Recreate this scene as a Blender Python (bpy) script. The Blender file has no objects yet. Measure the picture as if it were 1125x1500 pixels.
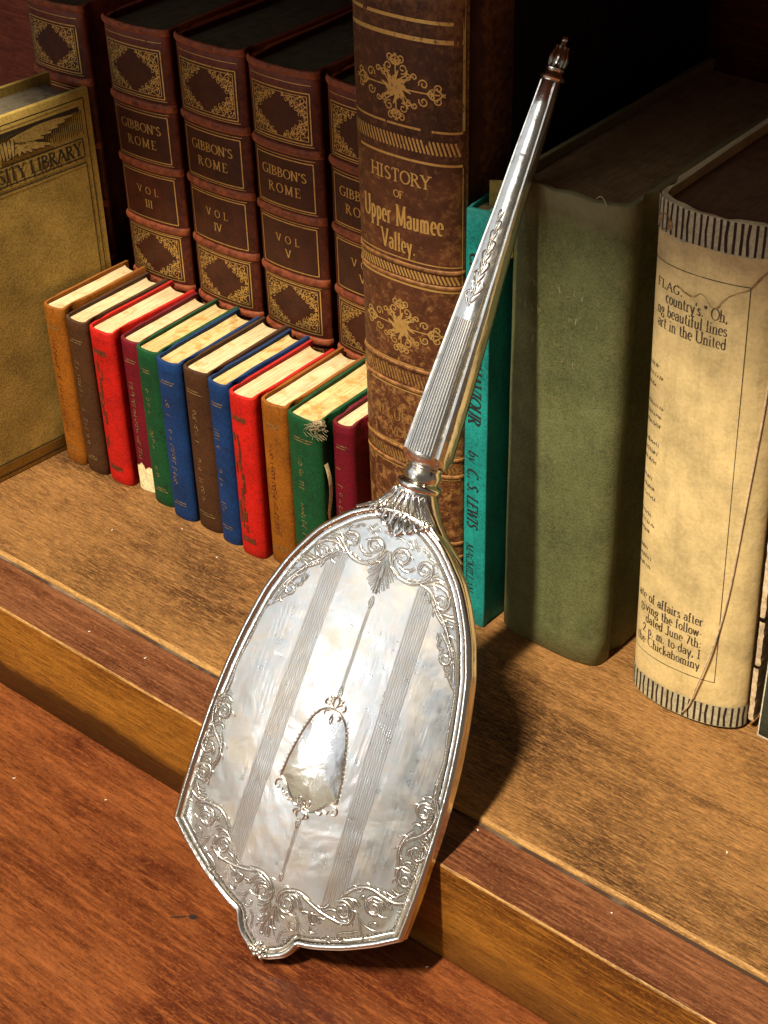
import bpy, math, random
from mathutils import Matrix, Vector, noise

# ------------------------------------------------------------------ camera, world, lamps
scene = bpy.context.scene
COL = scene.collection
S = 0.01                                   # everything below is written in centimetres

cam_data = bpy.data.cameras.new('camera')
cam = bpy.data.objects.new('camera', cam_data)
COL.objects.link(cam)
scene.camera = cam
cam_data.sensor_fit = 'VERTICAL'
cam_data.sensor_height = 36.0
cam_data.sensor_width = 27.0
cam_data.lens = 36.0 * 2349.95 / 1500.0
cam_data.clip_start = 0.02
cam_data.clip_end = 60.0
CR = ((0.7796054, -0.3516166, 0.5182481), (0.6258705, 0.4670144, -0.6246468), (-0.0223931, 0.8113343, 0.5841534))
CP = (29.5714, -33.0594, 42.8551)
cam.matrix_world = Matrix([[*CR[i], CP[i] * S] for i in range(3)] + [[0, 0, 0, 1]])

world = bpy.data.worlds.new('World')
scene.world = world
world.use_nodes = True
bg = world.node_tree.nodes['Background']
bg.inputs['Color'].default_value = (1.0, 0.86, 0.70, 1)
bg.inputs['Strength'].default_value = 0.11

def area_lamp(name, loc, target, sx, sy, power, color):
    d = bpy.data.lights.new(name, 'AREA')
    d.shape = 'RECTANGLE'; d.size = sx * S; d.size_y = sy * S
    d.energy = power; d.color = color
    o = bpy.data.objects.new(name, d); COL.objects.link(o)
    o.location = Vector(loc) * S
    o.rotation_euler = (Vector(target) - Vector(loc)).to_track_quat('-Z', 'Y').to_euler()
    return o

area_lamp('ceiling_lamp', (-6, -127, 274), (2, 0, 2), 9, 62, 205.0, (1.0, 0.86, 0.63))
area_lamp('silver_fill', (-102, -182, 110), (1, -2, 4), 240, 150, 7.2, (0.86, 0.93, 1.0))  # added soft fill in front, brightens the silver and the spines
area_lamp('handle_fill', (-46, -176, 150), (2, 5, 18), 90, 60, 2.6, (1.0, 0.95, 0.86))  # added light, higher up, for the mirror handle to reflect
area_lamp('warm_fill', (-80, -200, 16), (1, -2, 4), 230, 36, 1.05, (1.0, 0.83, 0.50))  # added low warm fill, tints reflections in the lower silver
area_lamp('glint_light', (-40, -118, 30), (0, -2, 3), 13, 9, 0.9, (1.0, 0.97, 0.93))  # small added light for hot spots and streaks on the silver

scene.view_settings.view_transform = 'Standard'
scene.view_settings.look = 'None'
scene.view_settings.exposure = 0.1
scene.view_settings.gamma = 1.0
scene.view_settings.use_curve_mapping = False
scene.cycles.max_bounces = 6
scene.cycles.use_denoising = True

# ------------------------------------------------------------------ materials
class Nodes:
    """Small wrapper: a material with a Principled shader and coordinates in centimetres."""
    def __init__(self, name):
        self.m = bpy.data.materials.new(name); self.m.use_nodes = True
        self.t = self.m.node_tree; self.n = self.t.nodes
        self.b = self.n['Principled BSDF']
        tc = self.n.new('ShaderNodeTexCoord')
        mp = self.n.new('ShaderNodeMapping'); mp.inputs['Scale'].default_value = (100, 100, 100)
        self.t.links.new(tc.outputs['Object'], mp.inputs['Vector'])
        oi = self.n.new('ShaderNodeObjectInfo')
        ad = self.n.new('ShaderNodeVectorMath'); ad.operation = 'MULTIPLY_ADD'
        self.t.links.new(oi.outputs['Random'], ad.inputs[0]); ad.inputs[1].default_value = (57, 31, 83)
        self.t.links.new(mp.outputs[0], ad.inputs[2])
        self.plain = mp.outputs[0]
        self.co = ad.outputs[0]
    def link(self, a, b): self.t.links.new(a, b)
    def scaled(self, sc, src=None):
        mp = self.n.new('ShaderNodeMapping'); mp.inputs['Scale'].default_value = sc
        self.link(src or self.co, mp.inputs['Vector']); return mp.outputs[0]
    def noise(self, scale, detail=4, rough=.55, vec=None, dist=0.0):
        x = self.n.new('ShaderNodeTexNoise'); x.inputs['Scale'].default_value = scale
        x.inputs['Detail'].default_value = detail; x.inputs['Roughness'].default_value = rough
        x.inputs['Distortion'].default_value = dist
        self.link(vec or self.co, x.inputs['Vector']); return x.outputs['Fac']
    def wave(self, scale, dist, detail=2, vec=None, direction='X'):
        x = self.n.new('ShaderNodeTexWave'); x.bands_direction = direction
        x.inputs['Scale'].default_value = scale; x.inputs['Distortion'].default_value = dist
        x.inputs['Detail'].default_value = detail
        self.link(vec or self.co, x.inputs['Vector']); return x.outputs['Fac']
    def ramp(self, fac, stops):
        x = self.n.new('ShaderNodeValToRGB'); e = x.color_ramp.elements
        while len(e) < len(stops): e.new(0.5)
        for el, (p, c) in zip(e, stops):
            el.position = p; el.color = (*c, 1) if not isinstance(c, (int, float)) else (c, c, c, 1)
        self.link(fac, x.inputs['Fac']); return x.outputs['Color']
    def mix(self, fac, a, b, mode='MIX'):
        x = self.n.new('ShaderNodeMix'); x.data_type = 'RGBA'; x.blend_type = mode
        for s, i in ((fac, 0), (a, 6), (b, 7)):
            if isinstance(s, (int, float)): x.inputs[i].default_value = s
            elif isinstance(s, tuple): x.inputs[i].default_value = (*s, 1)
            else: self.link(s, x.inputs[i])
        return x.outputs[2]
    def math(self, op, a, b=0.5):
        x = self.n.new('ShaderNodeMath'); x.operation = op; x.use_clamp = False
        for s, i in ((a, 0), (b, 1)):
            if isinstance(s, (int, float)): x.inputs[i].default_value = s
            else: self.link(s, x.inputs[i])
        return x.outputs[0]
    def sep(self, axis, src=None):
        x = self.n.new('ShaderNodeSeparateXYZ'); self.link(src or self.plain, x.inputs[0]); return x.outputs[axis]
    def maprange(self, v, a, b, c=0.0, d=1.0):
        x = self.n.new('ShaderNodeMapRange'); self.link(v, x.inputs[0])
        for i, s in enumerate((a, b, c, d)): x.inputs[i + 1].default_value = s
        return x.outputs[0]
    def out(self, color=None, rough=None, metal=None, bump=None, strength=.3, dist=.02, spec=None, normal_chain=None):
        def put(key, s):
            if s is None: return
            i = self.b.inputs[key]
            if isinstance(s, (int, float)): i.default_value = s
            elif isinstance(s, tuple): i.default_value = (*s, 1)
            else: self.link(s, i)
        put('Base Color', color); put('Roughness', rough); put('Metallic', metal); put('Specular IOR Level', spec)
        prev = None
        for h, st, ds in (normal_chain or ([(bump, strength, dist)] if bump is not None else [])):
            x = self.n.new('ShaderNodeBump'); x.inputs['Strength'].default_value = st
            x.inputs['Distance'].default_value = ds * S
            self.link(h, x.inputs['Height'])
            if prev is not None: self.link(prev, x.inputs['Normal'])
            prev = x.outputs[0]
        if prev is not None: self.link(prev, self.b.inputs['Normal'])
        return self.m

def sc3(c, k): return tuple(min(1, x * k) for x in c)

def rubbed(k, col, c, lo=.515, hi=.60, amt=.8):
    """edges and corners rubbed paler"""
    g = k.n.new('ShaderNodeNewGeometry')
    e = k.math('ADD', g.outputs['Pointiness'], k.math('MULTIPLY', k.math('SUBTRACT', k.noise(3.5, 4, .7), .5), .12))
    return k.mix(k.maprange(e, lo, hi, 0, amt), col, c)

def cloth(name, c, worn=None, weave=9.0, rough=.7, wear_amount=.55, bump=.35, spec=.22, edge=None, streak=None, edge_lo=.515, grain=1.0, topfade=None, scuff=.6):
    k = Nodes(name)
    big = k.noise(.55, 4, .6); fine = k.noise(weave, 3, .7); mid = k.noise(2.6, 5, .65)
    col = k.mix(k.maprange(big, .3, .7), sc3(c, .62), sc3(c, 1.22))
    if streak:
        sv = k.noise(2.2, 5, .7, vec=k.scaled((1, 1, .10)))
        col = k.mix(k.maprange(sv, .52, .72, 0, .55), col, streak)
        col = k.mix(k.maprange(sv, .46, .30, 0, .45), col, sc3(c, .6))
    col = k.mix(k.maprange(fine, .42, .75, 0, .5 * grain), col, sc3(c, 1.6))
    col = k.mix(k.maprange(fine, .5, .3, 0, .55 * grain), col, sc3(c, .45))
    if worn:
        col = k.mix(k.maprange(mid, wear_amount, wear_amount + .14, 0, .75), col, worn)
    if edge:                                # pale scuffs
        sf = k.math('ADD', k.math('MULTIPLY', k.noise(6.5, 6, .8, dist=.8), .6), k.math('MULTIPLY', k.noise(1.2, 3, .6), .4))
        col = k.mix(k.maprange(sf, .585, .67, 0, scuff), col, edge)
    if topfade:                             # sun-bleached, handled head of the spine
        zt = k.math('ADD', k.sep(2), k.math('MULTIPLY', k.noise(1.3, 5, .7), 1.2))
        col = k.mix(k.maprange(zt, topfade[0], topfade[1], 0, .8), col, topfade[2])
    if edge: col = rubbed(k, col, edge, lo=edge_lo)
    return k.out(col, k.maprange(mid, .3, .7, rough - .08, rough + .1), 0, normal_chain=[(mid, .25, .05), (fine, bump, .025)], spec=spec)

def leather(name, c, scuff, amount=.6, rough=.55, z_wear=None):
    k = Nodes(name)
    v = k.n.new('ShaderNodeTexVoronoi'); v.inputs['Scale'].default_value = 9; k.link(k.co, v.inputs['Vector'])
    mott = k.noise(1.1, 6, .68); f = k.noise(6, 5, .75, dist=.6)
    col = k.mix(k.maprange(mott, .32, .68), sc3(c, .6), sc3(c, 1.35))
    w = k.math('ADD', k.math('MULTIPLY', k.noise(2.4, 7, .74, dist=.5), .62), k.math('MULTIPLY', f, .38))
    if z_wear:
        z = k.sep(2); w = k.math('ADD', w, k.maprange(z, z_wear[0], z_wear[1], z_wear[2], 0))
    mask = k.maprange(w, amount, amount + .09, 0, .9)
    col = k.mix(mask, col, k.mix(k.maprange(f, .35, .65), scuff, sc3(scuff, .55)))
    col = rubbed(k, col, scuff, .505, .57, .85)
    return k.out(col, k.mix(mask, (rough, rough, rough), (.85, .85, .85)), 0, normal_chain=[(w, .45, .07), (v.outputs['Distance'], .3, .02)], spec=.28)

def gilt(name, c, under, amount=.5):
    k = Nodes(name)
    f = k.noise(5.5, 5, .7)
    mask = k.maprange(f, amount - .06, amount + .1)
    col = k.mix(mask, c, under)
    return k.out(col, k.maprange(f, .3, .7, .3, .55), k.maprange(mask, 0, 1, .75, 0), bump=f, strength=.4, dist=.02)

def ink(name, c, paper, amount=.62):
    k = Nodes(name); f = k.noise(7, 4, .7)
    return k.out(k.mix(k.maprange(f, amount - .05, amount + .12, 0, .7), c, paper), .85, 0)

def pages(name, c, stain, stain_amt, lines=16.0, streak=.5):
    k = Nodes(name)
    sv = k.scaled((1, .12, .12))
    ln = k.noise(lines, 4, .75, vec=k.scaled((1, .035, .035)))
    bl = k.noise(1.7, 5, .62); bl2 = k.noise(.5, 3, .5)
    col = k.mix(k.maprange(ln, .40, .62, 0, streak), c, sc3(c, .42))
    col = k.mix(k.maprange(bl, stain_amt, stain_amt + .12, 0, .75), col, stain)
    col = k.mix(k.maprange(bl2, .45, .7, 0, .3), col, sc3(stain, .9))
    return k.out(col, .85, 0, normal_chain=[(ln, .5, .03), (bl, .2, .04)], spec=.2)

def wood(name, c_dark, c_mid, c_light, grain=1.0, rough=.42, along=(.06, 1, 1), figure=.35, spot=True, coat=.0, bumpy=.25, band=None):
    k = Nodes(name)
    warp = k.noise(.16, 3, .5, vec=k.scaled((.4, 1, 1)))
    gv = k.scaled(along)
    streak = k.noise(1.5 * grain, 7, .66, vec=gv, dist=.7)
    fine = k.noise(9 * grain, 4, .72, vec=k.scaled((along[0] * 1.2, 1, 1)))
    pore = k.noise(15, 2, .5, vec=k.scaled((.11, 1, 1)))
    big = k.noise(.22, 4, .55, vec=k.scaled((.45, 1, 1)), dist=.4)
    mid = k.noise(.9, 5, .7, vec=k.scaled((.5, 1, 1)))
    col = k.ramp(streak, [(.28, c_dark), (.5, c_mid), (.74, c_light)])
    col = k.mix(k.maprange(big, .42, .66, 0, figure * 2), col, c_light)
    col = k.mix(k.maprange(big, .5, .3, 0, figure * 2), col, c_dark)
    col = k.mix(k.maprange(mid, .56, .75, 0, .35), col, sc3(c_light, 1.25))
    col = k.mix(k.maprange(fine, .50, .66, 0, .62), col, sc3(c_light, 1.55))
    col = k.mix(k.maprange(fine, .48, .34, 0, .42), col, sc3(c_dark, .8))
    grit = k.noise(21, 3, .7, vec=k.scaled((.30, 1, 1)))
    col = k.mix(k.maprange(grit, .46, .32, 0, .4), col, sc3(c_dark, .7))
    col = k.mix(k.maprange(grit, .54, .68, 0, .6), col, sc3(c_light, 1.5))
    col = k.mix(k.maprange(pore, .58, .66, 0, .45), col, sc3(c_dark, .45))
    if spot:
        v = k.n.new('ShaderNodeTexVoronoi'); v.inputs['Scale'].default_value = .16
        k.link(k.scaled((.55, 1, 1)), v.inputs['Vector'])
        d = k.math('ADD', v.outputs['Distance'], k.math('MULTIPLY', k.noise(1.2, 4, .6), .16))
        col = k.mix(k.maprange(d, .19, .12, 0, .7), col, sc3(c_dark, .45))
    if band:                                # a darker strip along the foot of the face
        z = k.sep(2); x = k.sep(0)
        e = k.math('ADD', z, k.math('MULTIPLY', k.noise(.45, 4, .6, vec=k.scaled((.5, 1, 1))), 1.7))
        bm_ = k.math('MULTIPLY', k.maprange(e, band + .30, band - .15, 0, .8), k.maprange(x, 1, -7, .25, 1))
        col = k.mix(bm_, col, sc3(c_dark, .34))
    r = k.maprange(streak, .3, .7, rough - .07, rough + .1)
    return k.out(col, r, 0, normal_chain=[(mid, .15, .06), (pore, bumpy, .025), (fine, bumpy, .02)], spec=.25)

def silver(name, rough, wob=.2, line=None, tarnish=.25, tint=(.86, .84, .80), coat=0.0):
    k = Nodes(name)
    big = k.noise(.42, 3, .5, dist=.5); cloud = k.noise(1.3, 5, .65); sc = k.noise(10, 4, .7, vec=k.scaled((1, .25, 1)))
    spk = k.noise(22, 2, .6); zone = k.noise(.23, 3, .55, dist=.8)
    col = k.mix(k.maprange(zone, .38, .62, 0, min(1, tarnish * 1.4)), tint, (.66, .58, .45))
    col = k.mix(k.maprange(cloud, .5, .75, 0, tarnish), col, (.56, .49, .37))
    col = k.mix(k.maprange(spk, .60, .72, 0, .3), col, (.36, .33, .29))
    film = k.noise(.5, 4, .6, dist=1.0)     # faint oxide colours of old silver
    col = k.mix(.55 if coat else .2, col, k.mix(1.0, col, k.ramp(film, [(.34, (1.0, .90, .74)), (.44, (.98, .97, 1.0)), (.52, (.84, .94, 1.0)), (.60, (1.0, .93, .96)), (.70, (.97, 1.0, .84))]), 'MULTIPLY'))
    r = k.math('ADD', k.maprange(cloud, .3, .7, rough * .7, rough * 1.3), k.maprange(sc, .55, .7, 0, .08))
    ch = [(big, wob, .5), (cloud, wob * .8, .08)]
    if line: ch.append((k.noise(line, 2, .6, vec=k.scaled((1, .03, 1))), .5, .012))
    ch.append((sc, .12, .006))
    m = k.out(col, r, 1.0, normal_chain=ch)
    if coat:
        k.b.inputs['Coat Weight'].default_value = coat; k.link(k.maprange(k.noise(16, 3, .7), .35, .65, .10, .26), k.b.inputs['Coat Roughness']); k.b.inputs['Coat IOR'].default_value = 1.7
        wv = k.noise(1.0, 2.5, .5, vec=k.scaled((.14, .26, .3)), dist=1.2); wv2 = k.noise(1.1, 4, .6, dist=.6)
        b1 = k.n.new('ShaderNodeBump'); b1.inputs['Strength'].default_value = 1.0; b1.inputs['Distance'].default_value = .34 * S; k.link(wv, b1.inputs['Height'])
        b2 = k.n.new('ShaderNodeBump'); b2.inputs['Strength'].default_value = 1.0; b2.inputs['Distance'].default_value = .02 * S; k.link(wv2, b2.inputs['Height'])
        k.link(b1.outputs[0], b2.inputs['Normal']); k.link(b2.outputs[0], k.b.inputs['Coat Normal'])
    return m

GOLD = (.74, .50, .16)
M = {}
M['shelf'] = wood('shelf_wood', (.030, .012, .005), (.096, .042, .014), (.245, .122, .040), grain=1.3, figure=.42, rough=.5, along=(.10, 1, 1))
M['trim_top'] = wood('trim_top_wood', (.052, .015, .007), (.105, .035, .014), (.175, .070, .030), grain=.9, figure=.3, rough=.42, spot=False)
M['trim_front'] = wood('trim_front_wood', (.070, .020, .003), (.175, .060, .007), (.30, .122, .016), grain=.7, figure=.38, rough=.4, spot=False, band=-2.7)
M['trim_edge'] = wood('worn_edge_wood', (.13, .06, .018), (.26, .13, .035), (.42, .24, .08), grain=1.2, figure=.3, rough=.55, spot=False)
M['desk'] = wood('desk_wood', (.040, .008, .004), (.094, .023, .008), (.168, .052, .015), grain=.6, figure=.42, rough=.3, along=(.09, 1, 1))
M['back'] = wood('back_panel_wood', (.11, .022, .012), (.18, .036, .018), (.24, .06, .03), spot=False)
M['silver'] = silver('polished_silver', .17, .16)
M['silver_plate'] = silver('border_silver', .24, .10, tarnish=.2, tint=(.80, .81, .82), coat=.3)
M['silver_panel'] = silver('engine_turned_silver', .34, .17, line=11, tarnish=.30, tint=(.70, .71, .72), coat=.6)
M['silver_bright'] = silver('bright_silver', .17, .16, tarnish=.1, tint=(.92, .91, .89))
M['silver_orn'] = silver('chased_silver', .22, .1, tarnish=.2, tint=(.90, .89, .86))
k = Nodes('tarnished_groove'); M['tarnish'] = k.out((.20, .18, .15), .45, .9)
k = Nodes('faint_groove'); M['groove'] = k.out((.34, .31, .27), .35, .95)
k = Nodes('looking_glass'); M['glass'] = k.out((.85, .87, .87), .02, 1.0)
M['dust'] = Nodes('white_lint').out((.8, .78, .72), .9, 0)

# ------------------------------------------------------------------ mesh helpers
def tag(o, label=None, category=None, group=None, kind=None):
    if label: o['label'] = label
    if category: o['category'] = category
    if group: o['group'] = group
    if kind: o['kind'] = kind
    return o

def empty(name, loc=(0, 0, 0), rot=(0, 0, 0)):
    o = bpy.data.objects.new(name, None); COL.objects.link(o)
    o.empty_display_size = .01
    o.location = Vector(loc) * S; o.rotation_euler = rot
    return o

class MB:
    def __init__(self): self.v = []; self.f = []; self.mi = []
    def add(self, vs, fs, mi=0):
        b = len(self.v); self.v += [tuple(p) for p in vs]
        self.f += [tuple(i + b for i in q) for q in fs]; self.mi += [mi] * len(fs)
    def grid(self, rows, closed=False, mi=0, cap=False):
        """rows of equal length -> quads between them"""
        n = len(rows[0]); vs = [p for r in rows for p in r]; fs = []
        for i in range(len(rows) - 1):
            for j in range(n if closed else n - 1):
                a, b = i * n + j, i * n + (j + 1) % n
                fs.append((a, b, b + n, a + n))
        if cap:
            fs.append(tuple(range(n - 1, -1, -1))); fs.append(tuple(range((len(rows) - 1) * n, len(rows) * n)))
        self.add(vs, fs, mi)
    def box(self, x0, x1, y0, y1, z0, z1, mi=0, bev=0.0):
        if bev <= 0:
            vs = [(x, y, z) for z in (z0, z1) for x, y in ((x0, y0), (x1, y0), (x1, y1), (x0, y1))]
            self.add(vs, [(3, 2, 1, 0), (4, 5, 6, 7), (0, 1, 5, 4), (1, 2, 6, 5), (2, 3, 7, 6), (3, 0, 4, 7)], mi)
        else:
            def ring(i, z):
                b = bev
                return [(x0 + i + b, y0 + i, z), (x1 - i - b, y0 + i, z), (x1 - i, y0 + i + b, z), (x1 - i, y1 - i - b, z),
                        (x1 - i - b, y1 - i, z), (x0 + i + b, y1 - i, z), (x0 + i, y1 - i - b, z), (x0 + i, y0 + i + b, z)]
            self.grid([ring(bev, z0), ring(0, z0 + bev), ring(0, z1 - bev), ring(bev, z1)], closed=True, cap=True, mi=mi)
    def tube(self, pts, r, seg=6, taper=None):
        pts = [Vector(p) for p in pts]; rows = []
        for i, p in enumerate(pts):
            t = (pts[min(i + 1, len(pts) - 1)] - pts[max(i - 1, 0)]).normalized()
            a = t.cross(Vector((.31, .52, .8))).normalized(); b = t.cross(a)
            rr = r * (taper(i / (len(pts) - 1)) if taper else 1)
            rows.append([p + (a * math.cos(6.28318 * j / seg) + b * math.sin(6.28318 * j / seg)) * rr for j in range(seg)])
        self.grid(rows, closed=True, cap=True)
    def build(self, name, mats, parent=None, smooth=True, fix=True):
        me = bpy.data.meshes.new(name)
        me.from_pydata([(x * S, y * S, z * S) for x, y, z in self.v], [], self.f)
        if not isinstance(mats, (list, tuple)): mats = [mats]
        for m in mats: me.materials.append(M[m] if isinstance(m, str) else m)
        me.polygons.foreach_set('material_index', self.mi)
        if smooth: me.polygons.foreach_set('use_smooth', [True] * len(me.polygons))
        me.update()
        if fix:
            import bmesh
            bm = bmesh.new(); bm.from_mesh(me); bmesh.ops.recalc_face_normals(bm, faces=bm.faces[:]); bm.to_mesh(me); bm.free()
        if smooth:
            try: me.set_sharp_from_angle(angle=math.radians(38))
            except Exception: pass
        o = bpy.data.objects.new(name, me); COL.objects.link(o)
        if parent is not None: o.parent = parent
        return o

def smooth_line(pts, step=.1, closed=False):
    """Catmull-Rom through 2-D points, resampled"""
    P = [tuple(p) for p in pts]; out = []
    n = len(P)
    rng = range(n if closed else n - 1)
    for i in rng:
        g = (lambda j: P[j % n]) if closed else (lambda j: P[max(0, min(n - 1, j))])
        p0, p1, p2, p3 = g(i - 1), g(i), g(i + 1), g(i + 2)
        m = max(2, int(math.dist(p1, p2) / step) + 1)
        for k_ in range(m):
            t = k_ / m
            out.append(tuple(.5 * (2 * b + (c - a) * t + (2 * a - 5 * b + 4 * c - d) * t * t + (3 * b - a - 3 * c + d) * t ** 3)
                             for a, b, c, d in zip(p0, p1, p2, p3)))
    if not closed: out.append(P[-1])
    return out

def straight(pts, step=.2):
    out = []
    for a, b in zip(pts, pts[1:]):
        m = max(1, int(math.dist(a, b) / step))
        out += [(a[0] + (b[0] - a[0]) * i / m, a[1] + (b[1] - a[1]) * i / m) for i in range(m)]
    return out + [tuple(pts[-1])]

def normals2(pts, closed=False):
    out = []; n = len(pts)
    for i in range(n):
        a = pts[(i - 1) % n if closed else max(0, i - 1)]; b = pts[(i + 1) % n if closed else min(n - 1, i + 1)]
        dx, dy = b[0] - a[0], b[1] - a[1]; l = math.hypot(dx, dy) or 1
        out.append((-dy / l, dx / l))
    return out

def ribbon(mb, pts, w, f, off=.012, mi=0):
    """flat stroke laid on a surface; w may be a number or function of (t, direction)"""
    ns = normals2(pts); rows = []
    for i, (p, nn) in enumerate(zip(pts, ns)):
        h = (w(i / max(1, len(pts) - 1), nn) if callable(w) else w) / 2
        rows.append([f(p[0] + nn[0] * h, p[1] + nn[1] * h, off), f(p[0] - nn[0] * h, p[1] - nn[1] * h, off)])
    mb.grid(rows, mi=mi)

def spiral(cx, cy, r0, a0, turns, cw=1, tail=None, n=22, shrink=.15):
    pts = []
    for i in range(n + 1):
        t = i / n; r = r0 * (1 - (1 - shrink) * t); a = math.radians(a0) + cw * turns * 6.28318 * t
        pts.append((cx + r * math.cos(a), cy + r * math.sin(a)))
    return ([tail] if tail else []) + pts

# ------------------------------------------------------------------ lettering: a small roman stroke alphabet
GL = {
'A': (.82, 'l0,0,.4,1;l.4,1,.8,0;l.16,.36,.66,.36;s0,0;s.8,0'), 'B': (.68, 'l.1,0,.1,1;c.1,.76,.42,.24,-90,90;c.1,.26,.5,.26,-90,90;s.1,0;s.1,1'),
'C': (.78, 'c.44,.5,.42,.5,48,312'), 'D': (.8, 'l.1,0,.1,1;c.1,.5,.62,.5,-90,90;s.1,0;s.1,1'),
'E': (.64, 'l.1,0,.1,1;l.1,1,.56,1;l.1,.52,.46,.52;l.1,0,.6,0;v.56,.9;v.6,.1;s.1,0;s.1,1'), 'F': (.6, 'l.1,0,.1,1;l.1,1,.56,1;l.1,.52,.44,.52;v.56,.9;s.1,0;s.1,1'),
'G': (.82, 'c.44,.5,.42,.5,48,325;l.74,.02,.74,.42;s.74,.42'), 'H': (.82, 'l.1,0,.1,1;l.7,0,.7,1;l.1,.5,.7,.5;s.1,0;s.1,1;s.7,0;s.7,1'),
'I': (.34, 'l.15,0,.15,1;s.15,0;s.15,1'), 'J': (.45, 'l.32,.15,.32,1;c.15,.15,.17,.2,-160,0;s.32,1'), 'L': (.62, 'l.1,0,.1,1;l.1,0,.56,0;v.56,.1;s.1,0;s.1,1'),
'M': (.98, 'l.08,0,.1,1;l.1,1,.48,.05;l.48,.05,.84,1;l.84,1,.86,0;s.08,0;s.86,0;s.06,1;s.88,1'), 'N': (.84, 'l.1,0,.1,1;l.1,1,.72,0;l.72,0,.72,1;s.1,0;s.08,1;s.72,1'),
'O': (.86, 'c.43,.5,.42,.5,0,360'), 'P': (.66, 'l.1,0,.1,1;c.1,.74,.46,.26,-90,90;s.1,0;s.1,1'), 'R': (.76, 'l.1,0,.1,1;c.1,.75,.44,.25,-90,90;l.3,.5,.7,0;s.1,0;s.1,1;s.7,0'),
'S': (.6, 'q.5,.86,.3,1,.1,.86,.1,.68,.3,.53,.5,.36,.5,.14,.28,0,.06,.14'), 'T': (.7, 'l.34,0,.34,1;l.02,1,.66,1;v.02,.9;v.66,.9;s.34,0'),
'U': (.82, 'l.1,.28,.1,1;c.4,.28,.3,.28,180,360;l.7,.28,.7,1;s.1,1;s.7,1'), 'V': (.8, 'l.04,1,.4,0;l.4,0,.74,1;s.04,1;s.74,1'),
'W': (1.05, 'l.04,1,.3,0;l.3,0,.52,.95;l.52,.95,.76,0;l.76,0,1,1;s.04,1;s1,1'), 'Y': (.76, 'l.04,1,.36,.48;l.7,1,.36,.48;l.36,.48,.36,0;s.04,1;s.7,1;s.36,0'),
'a': (.5, 'c.22,.18,.18,.18,0,360;l.4,0,.4,.45;q.08,.5,.22,.62,.38,.55,.4,.4'), 'b': (.54, 'l.1,0,.1,1;c.28,.28,.19,.3,0,360'), 'c': (.46, 'c.25,.3,.2,.31,50,310'),
'd': (.56, 'l.44,0,.44,1;c.25,.28,.19,.3,0,360'), 'e': (.48, 'c.25,.3,.2,.31,0,310;l.06,.32,.44,.32'), 'f': (.36, 'l.14,0,.14,.8;q.14,.8,.2,.98,.36,.96;l.0,.6,.32,.6;s.14,0'),
'g': (.5, 'c.22,.4,.17,.2,0,360;c.24,-.12,.21,.17,0,360;l.36,.56,.5,.6'), 'h': (.58, 'l.1,0,.1,1;q.1,.45,.25,.6,.42,.52,.44,.3;l.44,0,.44,.35;s.1,0;s.44,0'),
'i': (.28, 'l.12,0,.12,.6;d.12,.84;s.12,0'), 'k': (.55, 'l.1,0,.1,1;l.1,.25,.42,.6;l.22,.36,.48,0;s.1,0'), 'l': (.28, 'l.12,0,.12,1;s.12,0'),
'm': (.88, 'l.1,0,.1,.6;q.1,.45,.24,.6,.38,.52,.4,.3;l.4,0,.4,.35;q.4,.45,.56,.6,.7,.52,.72,.3;l.72,0,.72,.35;s.1,0;s.4,0;s.72,0'),
'n': (.58, 'l.1,0,.1,.6;q.1,.45,.25,.6,.42,.52,.44,.3;l.44,0,.44,.35;s.1,0;s.44,0'), 'o': (.5, 'c.25,.3,.21,.31,0,360'),
'p': (.56, 'l.1,-.35,.1,.6;c.28,.3,.19,.3,0,360;s.1,-.35'), 'r': (.42, 'l.1,0,.1,.6;q.1,.42,.22,.6,.38,.56;s.1,0'), 's': (.4, 'q.34,.5,.2,.61,.07,.5,.12,.37,.28,.26,.34,.12,.2,0,.05,.1'),
't': (.36, 'l.15,.1,.15,.85;l.02,.6,.32,.6;q.15,.12,.22,0,.34,.05'), 'u': (.58, 'l.1,.2,.1,.6;q.1,.25,.14,.02,.3,0,.44,.16;l.44,0,.44,.6'), 'v': (.5, 'l.04,.6,.24,0;l.24,0,.46,.6'),
'w': (.72, 'l.04,.6,.2,0;l.2,0,.35,.58;l.35,.58,.5,0;l.5,0,.66,.6'), 'y': (.52, 'l.04,.6,.25,.02;l.46,.6,.2,-.3'),
'2': (.5, 'q.06,.7,.24,.98,.44,.75,.3,.4,.06,.03;l.06,.03,.48,.03'), '7': (.48, 'l.04,.95,.46,.95;l.46,.95,.16,0'), '.': (.26, 'd.12,.05'), ',': (.26, 'd.12,.05;l.14,.05,.06,-.14'),
"'": (.2, 'l.1,1,.06,.74'), '"': (.34, 'l.08,1,.04,.74;l.24,1,.2,.74'), '-': (.34, 'l.04,.28,.28,.28'), ':': (.26, 'd.12,.08;d.12,.5'), ' ': (.34, '')}

def text_width(t, space=0.0): return sum(GL[c][0] + space for c in t) - space

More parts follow.
